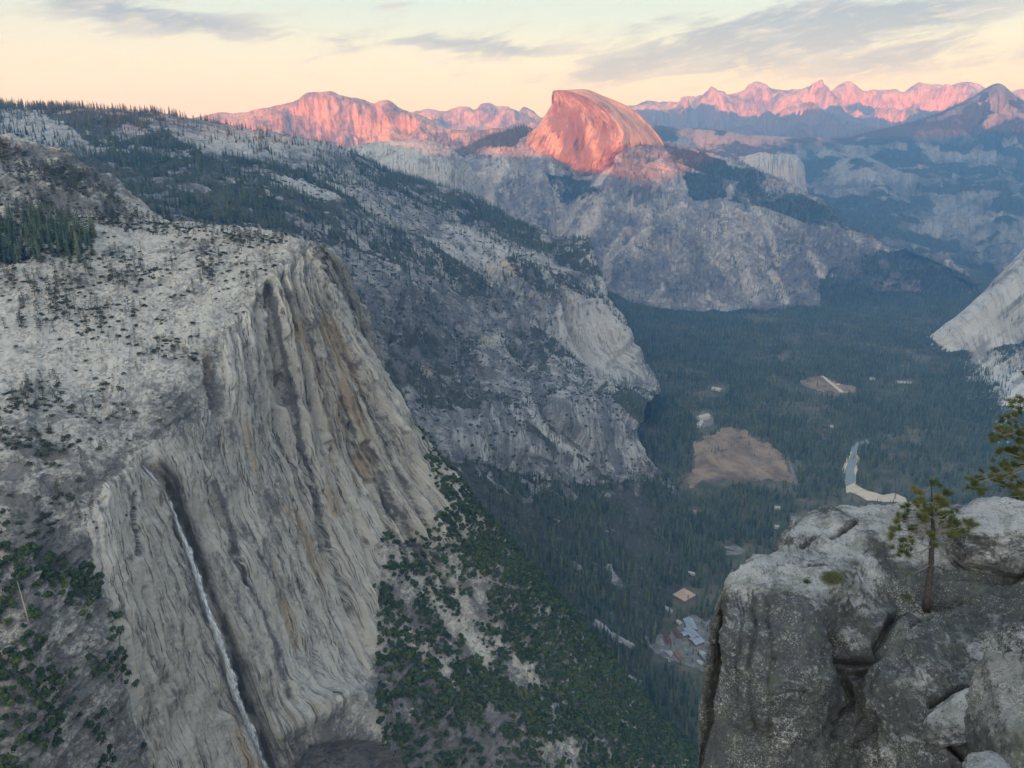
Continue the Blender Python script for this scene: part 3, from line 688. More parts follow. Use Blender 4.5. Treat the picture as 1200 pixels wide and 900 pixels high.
# pink mountains, left
def far_paint(seed, base, line, S=900, tone0=.1):
    def f(G, U, V, px, py, nrm):
        n = fbm(G[..., 0]/S, G[..., 1]/S, G[..., 2]/S*1.5, 5, seed)
        return dict(tone=tone0+n*.5, veg=np.clip(sstep(-.2, .2, n+(py-line)/38)*base, 0, 1))
    return f
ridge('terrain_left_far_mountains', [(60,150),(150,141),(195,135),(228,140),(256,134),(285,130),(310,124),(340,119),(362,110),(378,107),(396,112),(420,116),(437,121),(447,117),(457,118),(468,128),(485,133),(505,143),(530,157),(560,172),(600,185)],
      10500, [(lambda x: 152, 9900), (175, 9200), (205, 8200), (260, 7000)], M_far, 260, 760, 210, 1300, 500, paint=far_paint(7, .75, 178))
ridge('terrain_second_far_range', [(440,140),(488,131),(505,129),(520,132),(535,128),(548,126),(556,130),(570,122),(582,127),(595,126),(608,131),(615,127),(624,132),(640,142),(680,150),(720,160)],
      17000, [(146, 16000), (170, 14000), (215, 11000)], M_far, 200, 520, 260, 1500, 520, paint=far_paint(9, .5, 170))
# high sierra, right
ridge('terrain_right_far_range', [(700,150),(745,126),(762,119),(785,121),(800,118),(822,112),(838,107),(858,108),(872,104),(880,97),(888,95),(897,98),(908,104),(922,106),(940,103),(958,102),(972,107),(984,102),(995,96),(1004,100),(1014,105),(1024,102),(1035,105),(1048,103),(1058,108),(1070,103),(1084,96),(1098,99),(1112,101),(1124,98),(1136,97),(1150,100),(1163,106),(1185,107),(1200,104),(1240,110),(1300,100)],
      21000, [(125, 19500), (148, 17500), (172, 15000), (210, 12500)], M_far, 260, 900, 330, 1700, 540,
      paint=lambda G, U, V, px, py, nrm: dict(tone=.15+fbm(G[..., 0]/900, G[..., 1]/900, G[..., 2]/900, 4, 4)*.6, warm=0*px,
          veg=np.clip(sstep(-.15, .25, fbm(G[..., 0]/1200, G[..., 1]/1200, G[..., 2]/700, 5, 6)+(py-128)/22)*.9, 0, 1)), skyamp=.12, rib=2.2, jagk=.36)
# wooded mid distance, right
def wood_veg(px, py, P3):
    x, y, z = P3[..., 0], P3[..., 1], P3[..., 2]
    n = fbm(x/700, y/700, z/500, 4, 561); n2 = fbm(x/230, y/230, z/200, 4, 562)
    v = np.clip(.95-sstep(.05, .4, n+n2*.5)*.8, 0, 1)*np.ones(px.shape)
    for cx, cy, rx, ry in ((815,165,42,16),(1010,205,55,16),(910,160,50,6),(950,150,40,5),(1130,258,75,38),(1100,160,50,9),(1120,185,50,8),(1180,135,30,14),(1000,180,30,8),(1180,290,60,30),(1172,108,26,13),(1172,108,26,13)):
        v = v-.62*sstep(.15, .8, np.exp(-((px-cx)/rx)**2-((py-cy)/ry)**2)+n2*.8)
    return np.clip(v, 0, 1)
def wood_paint(G, U, V, px, py, nrm):
    tone = -.3+0*px
    for cx, cy, rx, ry, q in ((815,165,45,18,1.5),(1010,200,55,16,.8),(1130,258,75,38,.6),(910,160,50,5,.8),(1180,135,30,14,.9),(1120,180,60,10,.6)):
        tone = tone+q*np.exp(-((px-cx)/rx)**2-((py-cy)/ry)**2)
    return dict(tone=tone, veg=wood_veg(px, py, G)*.95)
wsky = [(740,178),(765,150),(800,151),(840,152),(870,157),(905,160),(940,161),(985,162),(1020,154),(1055,146),(1085,138),(1115,127),(1140,115),(1155,106),(1172,98),(1186,108),(1200,117),(1240,124),(1330,118),(1500,90)]
wr = [[P(x, y, 10500) for x, y in wsky]]
for k, Yr in ((.22, 9700), (.5, 8400), (.78, 7300), (1.0, 6400), (1.2, 5700)):
    wr.append([P(x, y+(np.interp(x, [740,1000,1120,1200,1500], [300,300,345,335,300])-y)*k, Yr-np.interp(x, [740,1000,1200,1500], [0,300,900,1500])*k) for x, y in wsky])
def wood_disp(G, U, V, px, py, nrm):
    x, y, z = G[..., 0], G[..., 1], G[..., 2]
    sk = np.array(wsky, float); sy = np.interp(px, sk[:, 0], sk[:, 1])
    d = fbm(x/1500, y/1500, z/1200, 4, 571)*200+(ridged(x/900, y/1300, z/900, 6, 572)-.5)*210+fbm(x/250, y/250, z/200, 5, 573, .6)*60
    return d*(.08+.92*sstep(0, 26, py-sy))
sheet('terrain_wooded_mountains', wr, 480, 800, M_wood, wood_disp, wood_paint, up=[(0,600,-250),(0,2500,-1200)])
s = SH['terrain_wooded_mountains']; s['veg'] = wood_veg(s['px'], s['py'], s['G'])
# square topped dome in the gap
cap = [
 [P(842,186,8050),P(858,184,8000),P(875,183,7950),P(895,180,7900),P(915,180,7850),P(930,183,7850),P(938,188,7880),P(941,200,8000)],
 [P(842,192,7900),P(858,190,7800),P(875,190,7750),P(895,187,7700),P(914,187,7650),P(929,190,7650),P(939,196,7750),P(942,206,7900)],
 [P(842,205,7850),P(858,205,7700),P(875,206,7650),P(895,205,7600),P(914,205,7580),P(930,206,7600),P(940,209,7720),P(943,215,7880)],
 [P(838,250,7800),P(855,250,7600),P(875,250,7550),P(895,250,7500),P(914,250,7500),P(932,250,7550),P(945,250,7700),P(950,250,7880)],
]
sheet('terrain_square_dome', cap, 140, 200, M_half, lambda G, U, V, px, py, nrm: (ridged((U)/90, V/500, 0*U, 4, 601)-.5)*22+fbm(G[..., 0]/120, G[..., 1]/120, G[..., 2]/120, 4, 602)*16,
      lambda G, U, V, px, py, nrm: dict(tone=.6+0*px, veg=.6*sstep(884, 860, px)), up=[(0,200,-30),(0,700,-300)], left=[(-80,300,-60)], right=[(60,300,-60)])

# ---------------- right hand apron slab
ap = [
 [P(1060,408,4050),P(1094,397,3850),P(1112,384,3780),P(1132,367,3720),P(1152,350,3670),P(1172,333,3610),P(1205,300,3520),P(1270,235,3400),P(1420,120,3250)],
 [P(1064,412,3960),P(1100,402,3770),P(1120,392,3690),P(1140,380,3620),P(1160,368,3560),P(1182,352,3490),P(1215,322,3400),P(1275,265,3280),P(1420,190,3100)],
 [P(1070,418,3820),P(1112,409,3680),P(1132,412,3560),P(1152,410,3480),P(1170,405,3420),P(1190,398,3350),P(1222,378,3250),P(1280,350,3100),P(1420,300,2900)],
 [P(1075,430,3600),P(1115,430,3480),P(1140,436,3350),P(1160,440,3280),P(1180,440,3200),P(1200,436,3120),P(1230,430,3000),P(1285,420,2850),P(1420,400,2600)],
 [Z(1075,445,-5),Z(1110,470,-5),Z(1130,485,-5),Z(1150,500,0),P(1180,485,2650),P(1210,490,2550),P(1240,490,2450),P(1290,490,2350),P(1420,490,2200)],
 [Z(1070,480,-60),Z(1110,520,-60),Z(1150,540,-60),Z(1180,560,-60),Z(1210,580,-60),Z(1240,600,-60),Z(1280,620,-60),Z(1330,640,-60),Z(1440,660,-60)],
]
def ap_disp(G, U, V, px, py, nrm):
    x, y, z = G[..., 0], G[..., 1], G[..., 2]
    # streaks lean down to the left across the slab
    q = (px*.62+py*.78)
    d = fbm(x/300, y/300, z/260, 4, 611)*22+(ridged(q/13, (px-py)/150, 0*q, 4, 612)-.5)*14+fbm(x/60, y/60, z/50, 5, 613, .6)*9*sstep(405, 430, py)+fbm(x/60, y/60, z/50, 4, 614)*2
    return d*sstep(-5, 60, z)
def ap_veg(px, py, P3):
    n2 = fbm(P3[..., 0]/90, P3[..., 1]/90, P3[..., 2]/90, 4, 615)
    low = inpoly(px+n2*8, py+n2*6, [(1050,400),(1093,398),(1112,411),(1150,413),(1172,408),(1200,402),(1450,330),(1450,420),(1215,430),(1185,440),(1180,470),(1230,500),(1450,500),(1450,700),(1000,700)])
    return np.where(low, .85+n2*.5-.5*soft(px, py, [(1125,415),(1250,400),(1250,470),(1185,480)], 12), np.clip(n2*.8-.25, 0, .5))
sheet('terrain_right_apron', ap, 480, 520, M_apron, ap_disp,
      lambda G, U, V, px, py, nrm: dict(tone=.5+fbm((px*.62+py*.78)/9, (px-py)/140, 0*px, 4, 616)*1.1, veg=ap_veg(px, py, G)*.8), up=[(100,250,-60),(400,800,-300)], left=[(-60,150,-60)])
s = SH['terrain_right_apron']; s['veg'] = ap_veg(s['px'], s['py'], s['G'])

# ---------------- unseen ridge added behind the viewer, crest shaped to shadow the valley
az = R(20); TANE = math.tan(R(3.5))
hs = [(-9000,2000),(-6500,2100),(-4500,1950),(-2900,1850),(-2200,1760),(-1800,1690),(-1450,1615),(-1100,1590),(-700,1700),(-300,2080),(300,2200),(1500,2300),(2500,2330),(3200,2150),(4500,1900),(6500,1700)]
rows = []
for (dt, zf) in ((2300, -.02), (1500, .35), (700, .72), (0, 1.0), (-700, .7), (-1900, 0.0)):
    rr = []
    for s_, H in hs:
        t = -5200+dt
        rr.append((s_*math.cos(az)+t*math.sin(az), -s_*math.sin(az)+t*math.cos(az), (H-171)*zf-30))
    rows.append(rr)
sheet('terrain_shadow_ridge', rows, 90, 500, M_far, lambda G, U, V, px, py, nrm: (ridged(G[..., 0]/900, G[..., 1]/900, G[..., 2]/900, 5, 640)-.55)*120*np.clip(1-np.abs(G[..., 2]-2400)/2600, 0, 1)*.6, far_paint(3, .8, -1e5))

# ---------------- valley floor
MEADOW = [(803,573),(806,560),(811,549),(813,530),(813,520),(822,512),(832,512),(848,501),(872,504),(885,513),(897,519),(909,525),(914,534),(920,541),(926,553),(931,567),(921,565),(909,563),(890,562),(867,561),(845,563),(824,565)]
SMALLM = [(936,447),(948,443),(962,440),(972,444),(981,449),(992,451),(1003,453),(1001,459),(987,461),(971,459),(955,457),(941,452)]
RIVER = [(1000,526),(995,538),(991,549),(990,560),(992,573),(998,572),(1002,563),(1001,550),(1004,539),(1003,527)]
SAND = [(991,570),(1000,566),(1008,571),(1016,575),(1035,580),(1048,578),(1061,583),(1064,590),(1051,588),(1035,588),(1016,586),(1003,579),(994,576)]
LOT = [(764,747),(790,738),(800,727),(806,722),(818,722),(826,728),(846,722),(850,800),(832,796),(824,787),(806,779),(780,773),(768,764)]
CLEAR = [[(814,482),(834,482),(838,500),(818,506)], [(829,450),(850,449),(850,458),(834,462)], [(1063,504),(1077,503),(1078,515),(1066,514)], [(968,497),(978,497),(978,501),(968,501)],
         [(905,592),(916,592),(916,598),(905,598)], [(806,595),(826,596),(826,604),(808,603)], [(924,604),(945,604),(945,614),(924,614)], [(905,613),(916,613),(916,622),(906,621)],
         [(786,700),(801,685),(819,691),(806,710)], [(776,709),(790,709),(790,719),(778,719)], [(910,418),(926,407),(929,410),(914,422)], [(1018,441),(1026,441),(1026,446),(1018,446)],
         [(1048,444),(1072,445),(1072,450),(1048,449)], [(744,693),(756,693),(756,700),(744,699)], [(994,527),(1004,520),(1016,515),(1018,519),(1006,524),(1000,529)], [(923,536),(926,536),(937,568),(933,569)],
         [(784,650),(790,650),(790,655),(784,655)], [(806,668),(815,668),(815,674),(806,673)], [(826,770),(845,770),(845,800),(826,798)],
         [(845,636),(875,640),(870,652),(850,650)]]
LOOSE = [CLEAR[i] for i in (3,4,5,6,7,11,12,14)]
SUPP = [MEADOW, SMALLM, RIVER, SAND, LOT]+[c for c in CLEAR if c not in LOOSE]
def clear_fn(tree_px=True):
    def f(px, py, p):
        h = 24/np.hypot(p[:, 1], CAMZ)*FPX*.80
        bad = np.zeros(px.shape, bool)
        wob = fbm(p[:, 0]/60, p[:, 1]/60, 0*p[:, 0], 3, 900)*9; wob = np.where((px < 935) & (py > 490), wob, wob*.25); px = px+wob; py = py+wob*.6
        for pl in SUPP:
            for k in (0, .35, .7, 1.0):
                bad |= inpoly(px, py-h*k, pl)
        for pl in LOOSE: bad |= inpoly(px, py, pl)
        grove = fbm(p[:, 0]/170, p[:, 1]/170, 0*p[:, 0], 4, 901)
        return (~bad | (RNG.random(len(px)) < .012)) & (RNG.random(len(px)) < .80+1.2*grove)
    return f
m = N('valley_ground')
pos = m.n('ShaderNodeNewGeometry').outputs['Position']
c = m.mix(m.ramp(m.noise(pos, .012, 8, .65), .35, .68), (.045, .055, .032), (.13, .115, .08))
m.l(c, m.b.inputs['Base Color']); M_ground = m.m
m = N('dry_meadow_grass')
pos = m.n('ShaderNodeNewGeometry').outputs['Position']
c = m.mix(m.ramp(m.noise(m.scl(pos, (1, .6, 1)), .014, 8, .66, .4), .36, .64), (.125, .092, .066), (.27, .20, .14))
c = m.mix(m.math('MULTIPLY', m.ramp(m.noise(pos, .03, 8, .65), .5, .7), .6), c, (.12, .10, .06))
m.l(c, m.b.inputs['Base Color']); M_meadow = m.m
M_sand = flat_mat('river_sand', (.46, .40, .32), .95, .15, .05)
M_dirt = flat_mat('packed_dirt_and_tarmac', (.155, .152, .142), .9, .3, .05)
m = N('river_water'); m.b.inputs['Base Color'].default_value = (.10, .13, .14, 1); m.b.inputs['Roughness'].default_value = .07; m.b.inputs['Specular IOR Level'].default_value = .6
M_water = m.m
gv = mesh_obj('ground', [(-60000, -40000, -9), (60000, -40000, -9), (60000, 60000, -9), (-60000, 60000, -9)], [(0, 1, 2, 3)], M_ground); tag(gv, kind='structure')
vr = [[(x, y, -1.2) for x in (-900, 0, 900, 1900, 3200, 5200)] for y in (6200, 5000, 3800, 2600, 1400, 500)]
sheet('valley_floor', vr, 200, 200, M_ground, None, lambda G, U, V, px, py, nrm: dict(veg=1+0*px))
def ground_poly(name, poly, z, mat, grow=0, kind='structure', jit=0):
    """flat ground patch with a ragged outline, built as a fine grid of quads"""
    st = .5 if jit < 1 else .9
    xs = np.arange(min(q[0] for q in poly)-4, max(q[0] for q in poly)+4, st); ys = np.arange(min(q[1] for q in poly)-4, max(q[1] for q in poly)+4, st)
    X_, Y_ = np.meshgrid(xs, ys); jx = X_+st/2; jy = Y_+st/2; k = max(jit, .35)
    m = inpoly(jx+k*2*fbm(jx/9, jy/6, 0*jx, 4, 31, .65), jy+k*1.6*fbm(jx/9, jy/6, 0*jx+5, 4, 32, .65), poly)
    V = []; F = []; idx = {}
    def vid(a, b):
        if (a, b) not in idx: idx[(a, b)] = len(V); V.append(Z(xs[0]+a*st, ys[0]+b*st, z))
        return idx[(a, b)]
    for b, a in zip(*np.nonzero(m)):
        F.append((vid(a, b), vid(a, b+1), vid(a+1, b+1), vid(a+1, b)))
    o = mesh_obj(name, V, F, mat); o['kind'] = kind; return o
ground_poly('meadow', MEADOW, 0, M_meadow, 0, jit=4)
ground_poly('meadow', SMALLM, 0, M_meadow, 0, jit=1.6)
ground_poly('river', RIVER, .05, M_water)
ground_poly('river_bank', SAND, .35, M_sand, 30)
ground_poly('river_bank', [(989,562),(987,550),(992,537),(998,525),(1006,525),(1007,540),(1004,556),(1001,575),(992,578)], -.1, M_sand)
ground_poly('car_park', LOT, 0, M_dirt, 20, jit=2)
ground_poly('river', [(994,528),(1003,519),(1017,515),(1019,519),(1008,523),(1001,530)], .1, M_water)
def blob(pl, k):
    cx = sum(q[0] for q in pl)/len(pl); cy = sum(q[1] for q in pl)/len(pl); r = random.Random(k); rx = (max(q[0] for q in pl)-min(q[0] for q in pl))*.5; ry = (max(q[1] for q in pl)-min(q[1] for q in pl))*.5
    return [(cx+rx*math.cos(t/14*6.283)*(f:=r.uniform(.55, 1)), cy+ry*math.sin(t/14*6.283)*f) for t in range(14)]
for kk, pl in enumerate(CLEAR):
    if kk not in (0, 19): continue
    pl = blob(pl, kk)
    ground_poly('clearing', pl, .02, M_sand if kk in (2, 10) else M_dirt, 0)
ground_poly('footpath', [(922.5,536),(925,536),(936,568),(932,569)], .3, M_dirt)
ground_poly('footpath', [(962.5,440.5),(965.5,440.5),(989,459),(985,460)], .3, M_sand)
ground_poly('footpath', [(979,449.5),(984,449),(984.5,450.5),(979.5,451)], .34, M_sand)
#PART2
# ================================================================== WATERFALL
s = SH['terrain_near_cliff']
m = N('falling_water')
uv = m.attr('fu', 'Vector')
n1 = m.noise(m.scl(uv, (1, .09, 1)), 1.6, 6, .65); n2 = m.noise(m.scl(uv, (1, .3, 1)), .35, 4, .6)
m.l(m.mix(m.ramp(m.math('ADD', n1, m.math('MULTIPLY', n2, .4)), .55, .85), (.30, .33, .36), (.86, .88, .90)), m.b.inputs['Base Color'])
m.b.inputs['Roughness'].default_value = .45
m.l(m.ramp(m.math('ADD', m.math('ADD', n1, m.math('MULTIPLY', n2, .5)), m.attr('thick')), .58, .95), m.b.inputs['Alpha'])
M_fall = m.m
pts = []
for (a, b) in FALL:
    p, n, _ = surf('terrain_near_cliff', a, b); pts.append(p+Vector((1.0, -5.0, 1.0)))
pts = np.array([list(p) for p in pts])
for _ in range(3): pts[1:-1] = (pts[:-2]+2*pts[1:-1]+pts[2:])/4
t = np.linspace(0, len(pts)-1, 240); line = cr(pts, t)
wv = np.interp(t, [0, 2, 6, 11, 15, 19, 24], [3.2, 4.4, 5.6, 8.4, 9.5, 10.5, 11])
V = []; F = []; K = 9; fu = []; th = []
L = np.concatenate([[0], np.cumsum(np.linalg.norm(np.diff(line, axis=0), axis=1))])
for i, p in enumerate(line):
    ww = wv[i]*(1+.42*float(vnoise(L[i]/14, 0, 0, 3))+.25*float(vnoise(L[i]/4, 0, 0, 5)))*.5
    for k in range(K):
        a = (k/(K-1)-.5)*2
        V.append((p[0]+a*ww, p[1]-math.sqrt(max(0, 1-a*a))*1.1+abs(a)*.6, p[2]+a*ww*.1))
        fu.append((a*ww, L[i], 0)); th.append(.34-.62*abs(a)**2.2+.1*float(vnoise(L[i]/14, a*2, 0, 8)))
for i in range(len(line)-1):
    for k in range(K-1):
        q = i*K+k; F.append((q, q+1, q+K+1, q+K))
wf = mesh_obj('waterfall', V, F, M_fall, smooth=True); tag(wf, kind='structure')
a = wf.data.attributes.new('fu', 'FLOAT_VECTOR', 'POINT'); a.data.foreach_set('vector', np.array(fu, np.float32).ravel())
a = wf.data.attributes.new('thick', 'FLOAT', 'POINT'); a.data.foreach_set('value', np.array(th, np.float32))

# ================================================================== TREES
M_con = leaf_mat('conifer_needles', (.032, .056, .036), (.105, .140, .078))
M_oak = leaf_mat('oak_leaves', (.034, .060, .028), (.088, .125, .054))
M_pin = leaf_mat('pine_needles', (.036, .052, .030), (.088, .100, .058))
M_shr = leaf_mat('shrub_leaves', (.030, .045, .026), (.070, .082, .045))
M_bark = flat_mat('bark', (.13, .10, .075), .95, .3, 3)
M_dead = flat_mat('bleached_wood', (.45, .38, .31), .9, .25, 3)
def conifer_mesh(seed, whorls=13, n=6, rad=.17, bare=.08, gap=0.0):
    r = random.Random(seed); V = []; F = []; tV = []; tF = []
    for k in range(5):
        a = k/5*6.283; tV.append((.014*math.cos(a), .014*math.sin(a), -.06))
    tV.append((0, 0, .97)); tF = [(k, (k+1) % 5, 5) for k in range(5)]
    for w in range(whorls):
        f = w/(whorls-1); z = bare+(.985-bare)*f; rr = rad*(1-f)**.8*(1.0+.25*math.sin(f*9+seed))+.012
        if f < .12: rr *= .75
        for k in range(n):
            if r.random() < gap: continue
            a = (k+r.random()*.8)/n*6.283+w*1.1; q = rr*r.uniform(.65, 1.15); dz = -q*r.uniform(.25, .6)
            wd = q*.42+.008; c, s_ = math.cos(a), math.sin(a); b = len(V)
            V += [(0, 0, z+.03), (c*q*.55-s_*wd, s_*q*.55+c*wd, z+dz*.45), (c*q, s_*q, z+dz), (c*q*.55+s_*wd, s_*q*.55-c*wd, z+dz*.45)]
            F += [(b, b+1, b+2, b+3)]
    return V, F, tV, tF
def blob_mesh(seed, n=120, sx=.5, sz=.42, zc=.55, leaf=.16, trunk=True, lumps=7):
    r = random.Random(seed); V = []; F = []; tV = []; tF = []
    cs = []
    for i in range(lumps):
        a = r.uniform(0, 6.283); q = r.uniform(0, .6)
        cs.append((sx*q*math.cos(a), sx*q*math.sin(a), zc+sz*r.uniform(-.35, .55), r.uniform(.4, .62)))
    for i in range(n):
        cx, cy, cz, q = cs[i % lumps]
        u = r.uniform(-.4, 1); a = r.uniform(0, 6.283); h = math.sqrt(max(0, 1-u*u)); nx, ny, nz = h*math.cos(a), h*math.sin(a), u
        p = Vector((cx+nx*q*sx, cy+ny*q*sx, cz+nz*q*sz*1.1))
        nn = Vector((nx, ny, nz))+Vector((r.uniform(-.6, .6), r.uniform(-.6, .6), r.uniform(-.6, .6))); nn.normalize()
        t1 = nn.orthogonal().normalized(); t2 = nn.cross(t1); l1 = leaf*r.uniform(.5, 1.1); l2 = leaf*r.uniform(.4, .9); b = len(V)
        V += [tuple(p+t1*l1), tuple(p+t2*l2), tuple(p-t1*l1), tuple(p-t2*l2)]; F += [(b, b+1, b+2, b+3)]
    if trunk:
        tV = [(.035*math.cos(k*1.2566), .035*math.sin(k*1.2566), -.08) for k in range(5)]+[(.02*math.cos(k*1.2566), .02*math.sin(k*1.2566), zc) for k in range(5)]
        tF = [(k, (k+1) % 5, 5+(k+1) % 5, 5+k) for k in range(5)]
    return V, F, tV, tF
def pine_mesh(seed):
    r = random.Random(seed); V = []; F = []; tV = []; tF = []
    lean = r.uniform(-.05, .05); rings = 7
    for i in range(rings):
        f = i/(rings-1); rad = .020*(1-f)+.003
        for k in range(5): tV.append((lean*f*f+rad*math.cos(k*1.2566), rad*math.sin(k*1.2566), -.05+f*1.0))
    tF = [(i*5+k, i*5+(k+1) % 5, i*5+5+(k+1) % 5, i*5+5+k) for i in range(rings-1) for k in range(5)]
    nb = r.randint(15, 21)
    for i in range(nb):
        f = i/(nb-1); z = .30+.66*f; q = (.24*(1-f)**.7+.04)*r.uniform(.5, 1.2); a = i*2.4+r.uniform(-.5, .5)
        ex, ey, ez = lean*z*z+q*math.cos(a), q*math.sin(a), z+q*r.uniform(-.25, .35); b = len(tV)
        o = .006; tV += [(lean*z*z, 0, z-o), (lean*z*z, 0, z+o), (ex, ey, ez)]; tF.append((b, b+1, b+2))
        for j in range(11):
            t_ = r.uniform(.45, 1.1); p = Vector((lean*z*z+(ex-lean*z*z)*t_, ey*t_, z+(ez-z)*t_))+Vector((r.gauss(0, .028), r.gauss(0, .028), r.gauss(0, .018)))
            nn = Vector((r.gauss(0, .7), r.gauss(0, .7), 1)).normalized(); t1 = nn.orthogonal().normalized(); t1.rotate(Vector(nn)*0 and None or __import__('mathutils').Quaternion(nn, r.uniform(0, 6.28))); t2 = nn.cross(t1)
            l1 = r.uniform(.018, .042); l2 = r.uniform(.014, .03); b = len(V)
            V += [tuple(p+t1*l1), tuple(p+t2*l2), tuple(p-t1*l1), tuple(p-t2*l2)]; F += [(b, b+1, b+2, b+3)]
    return V, F, tV, tF
def joined(name, parts, leafm):
    V, F, tV, tF = parts; n = len(V)
    me = bpy.data.meshes.new(name); me.from_pydata(V+tV, [], F+[tuple(i+n for i in f) for f in tF])
    me.materials.append(leafm); me.materials.append(M_bark)
    me.polygons.foreach_set('material_index', [0]*len(F)+[1]*len(tF)); me.update()
    return me
def split(name, parts, leafm):
    V, F, tV, tF = parts
    a = bpy.data.meshes.new(name+'_crown'); a.from_pydata(V, [], F); a.materials.append(leafm)
    b = bpy.data.meshes.new(name+'_trunk'); b.from_pydata(tV, [], tF); b.materials.append(M_bark)
    return a, b
con = [conifer_mesh(i, rad=.13+.03*(i % 3), gap=.1*(i % 2)) for i in range(4)]
oak = [blob_mesh(20+i, 130, lumps=6+i) for i in range(4)]
pin = [pine_mesh(40+i) for i in range(4)]
shr = [blob_mesh(60+i, 80, sx=.75, sz=.34, zc=.18, leaf=.15, trunk=False, lumps=8) for i in range(4)]
SPEC = {'conifer': (con, M_con), 'oak_tree': (oak, M_oak), 'pine_tree': (pin, M_pin), 'shrub': (shr, M_shr)}
JM = {k: [joined(k, p, v[1]) for p in v[0]] for k, v in SPEC.items()}
SM = {k: [split(k, p, v[1]) for p in v[0]] for k, v in SPEC.items() if k != 'shrub'}

def coarse_bvh(names, st=8):
    V = []; F = []
    for nm in names:
        G = SH[nm]['G'][::st, ::st]; a, b = G.shape[:2]; o = len(V); V += [tuple(v) for v in G.reshape(-1, 3)]
        F += [(o+i*b+j, o+i*b+j+1, o+(i+1)*b+j+1, o+(i+1)*b+j) for i in range(a-1) for j in range(b-1)]
    return BVHTree.FromPolygons(V, F)
BV = None
def visible(p, h):
    c = Vector((0, 0, CAMZ)); q = Vector(p)+Vector((0, 0, h*.8)); d = q-c; L_ = d.length
    hit = BV.ray_cast(c, d.normalized(), L_-max(12, L_*.012))
    return hit[0] is None
def plant(kind, pts, hs, labeler, cat, per_group=True, flat=None):
    """the 300 that show largest become things, the rest one object"""
    pts = np.asarray(pts); hs = np.asarray(hs)
    dist = np.linalg.norm(pts-np.array([0, 0, CAMZ]), axis=1); size = hs/dist
    px, py = proj(pts)
    on = (px > 5) & (px < 1195) & (py > 5) & (py < 893)
    order = np.argsort(-(size*on)); chosen = []
    for i in order:
        if len(chosen) >= 300 or not on[i]: break
        if visible(pts[i], hs[i]): chosen.append(i)
    for i in chosen:
        k = int(RNG.integers(0, 4)); h = float(hs[i]); rz = float(RNG.uniform(0, 6.28))
        if kind == 'shrub':
            o = bpy.data.objects.new(kind, JM[kind][k]); col.objects.link(o)
        else:
            o = bpy.data.objects.new(kind, None); col.objects.link(o)
            for nm, me in zip(('crown', 'trunk'), SM[kind][k]):
                c = bpy.data.objects.new(nm, me); col.objects.link(c); c.parent = o
        o.location = pts[i]; o.rotation_euler = (0, 0, rz); o.scale = (h, h, h)
        lb, gp = labeler(px[i], py[i], h); tag(o, lb, cat, gp)
    rest = np.setdiff1d(np.arange(len(pts)), chosen)
    me = bpy.data.meshes.new(kind+'_points'); me.vertices.add(len(rest)); me.vertices.foreach_set('co', pts[rest].astype(np.float32).ravel())
    for nm, ty, v in (('sc', 'FLOAT', hs[rest].astype(np.float32)), ('rz', 'FLOAT', RNG.uniform(0, 6.28, len(rest)).astype(np.float32)), ('pk', 'INT', RNG.integers(0, 4, len(rest)).astype(np.int32))):
        a = me.attributes.new(nm, ty, 'POINT'); a.data.foreach_set('value', v)
    o = bpy.data.objects.new({'conifer': 'conifer_forest', 'oak_tree': 'oak_woodland', 'pine_tree': 'pine_woodland', 'shrub': 'brush'}[kind], me); col.objects.link(o)
    tag(o, kind='stuff')
    g = bpy.data.node_groups.new(kind+'_scatter', 'GeometryNodeTree')
    g.interface.new_socket('Geometry', in_out='INPUT', socket_type='NodeSocketGeometry'); g.interface.new_socket('Geometry', in_out='OUTPUT', socket_type='NodeSocketGeometry')
    gi = g.nodes.new('NodeGroupInput'); go = g.nodes.new('NodeGroupOutput'); ip = g.nodes.new('GeometryNodeInstanceOnPoints'); jn = g.nodes.new('GeometryNodeJoinGeometry')
    for me_ in JM[kind]:
        po = bpy.data.objects.new(kind+'_model', me_)
        oi = g.nodes.new('GeometryNodeObjectInfo'); oi.inputs['Object'].default_value = po; oi.inputs['As Instance'].default_value = True
        g.links.new(oi.outputs['Geometry'], jn.inputs[0])
    g.links.new(gi.outputs[0], ip.inputs['Points']); g.links.new(jn.outputs[0], ip.inputs['Instance']); ip.inputs['Pick Instance'].default_value = True
    def na(nm, ty):
        x = g.nodes.new('GeometryNodeInputNamedAttribute'); x.data_type = ty; x.inputs[0].default_value = nm; return x.outputs[0]
    g.links.new(na('pk', 'INT'), ip.inputs['Instance Index'])
    cx = g.nodes.new('ShaderNodeCombineXYZ'); g.links.new(na('rz', 'FLOAT'), cx.inputs[2]); g.links.new(cx.outputs[0], ip.inputs['Rotation'])
    g.links.new(na('sc', 'FLOAT'), ip.inputs['Scale']); g.links.new(ip.outputs[0], go.inputs[0])
    md = o.modifiers.new('scatter', 'NODES'); md.node_group = g
    return len(rest)
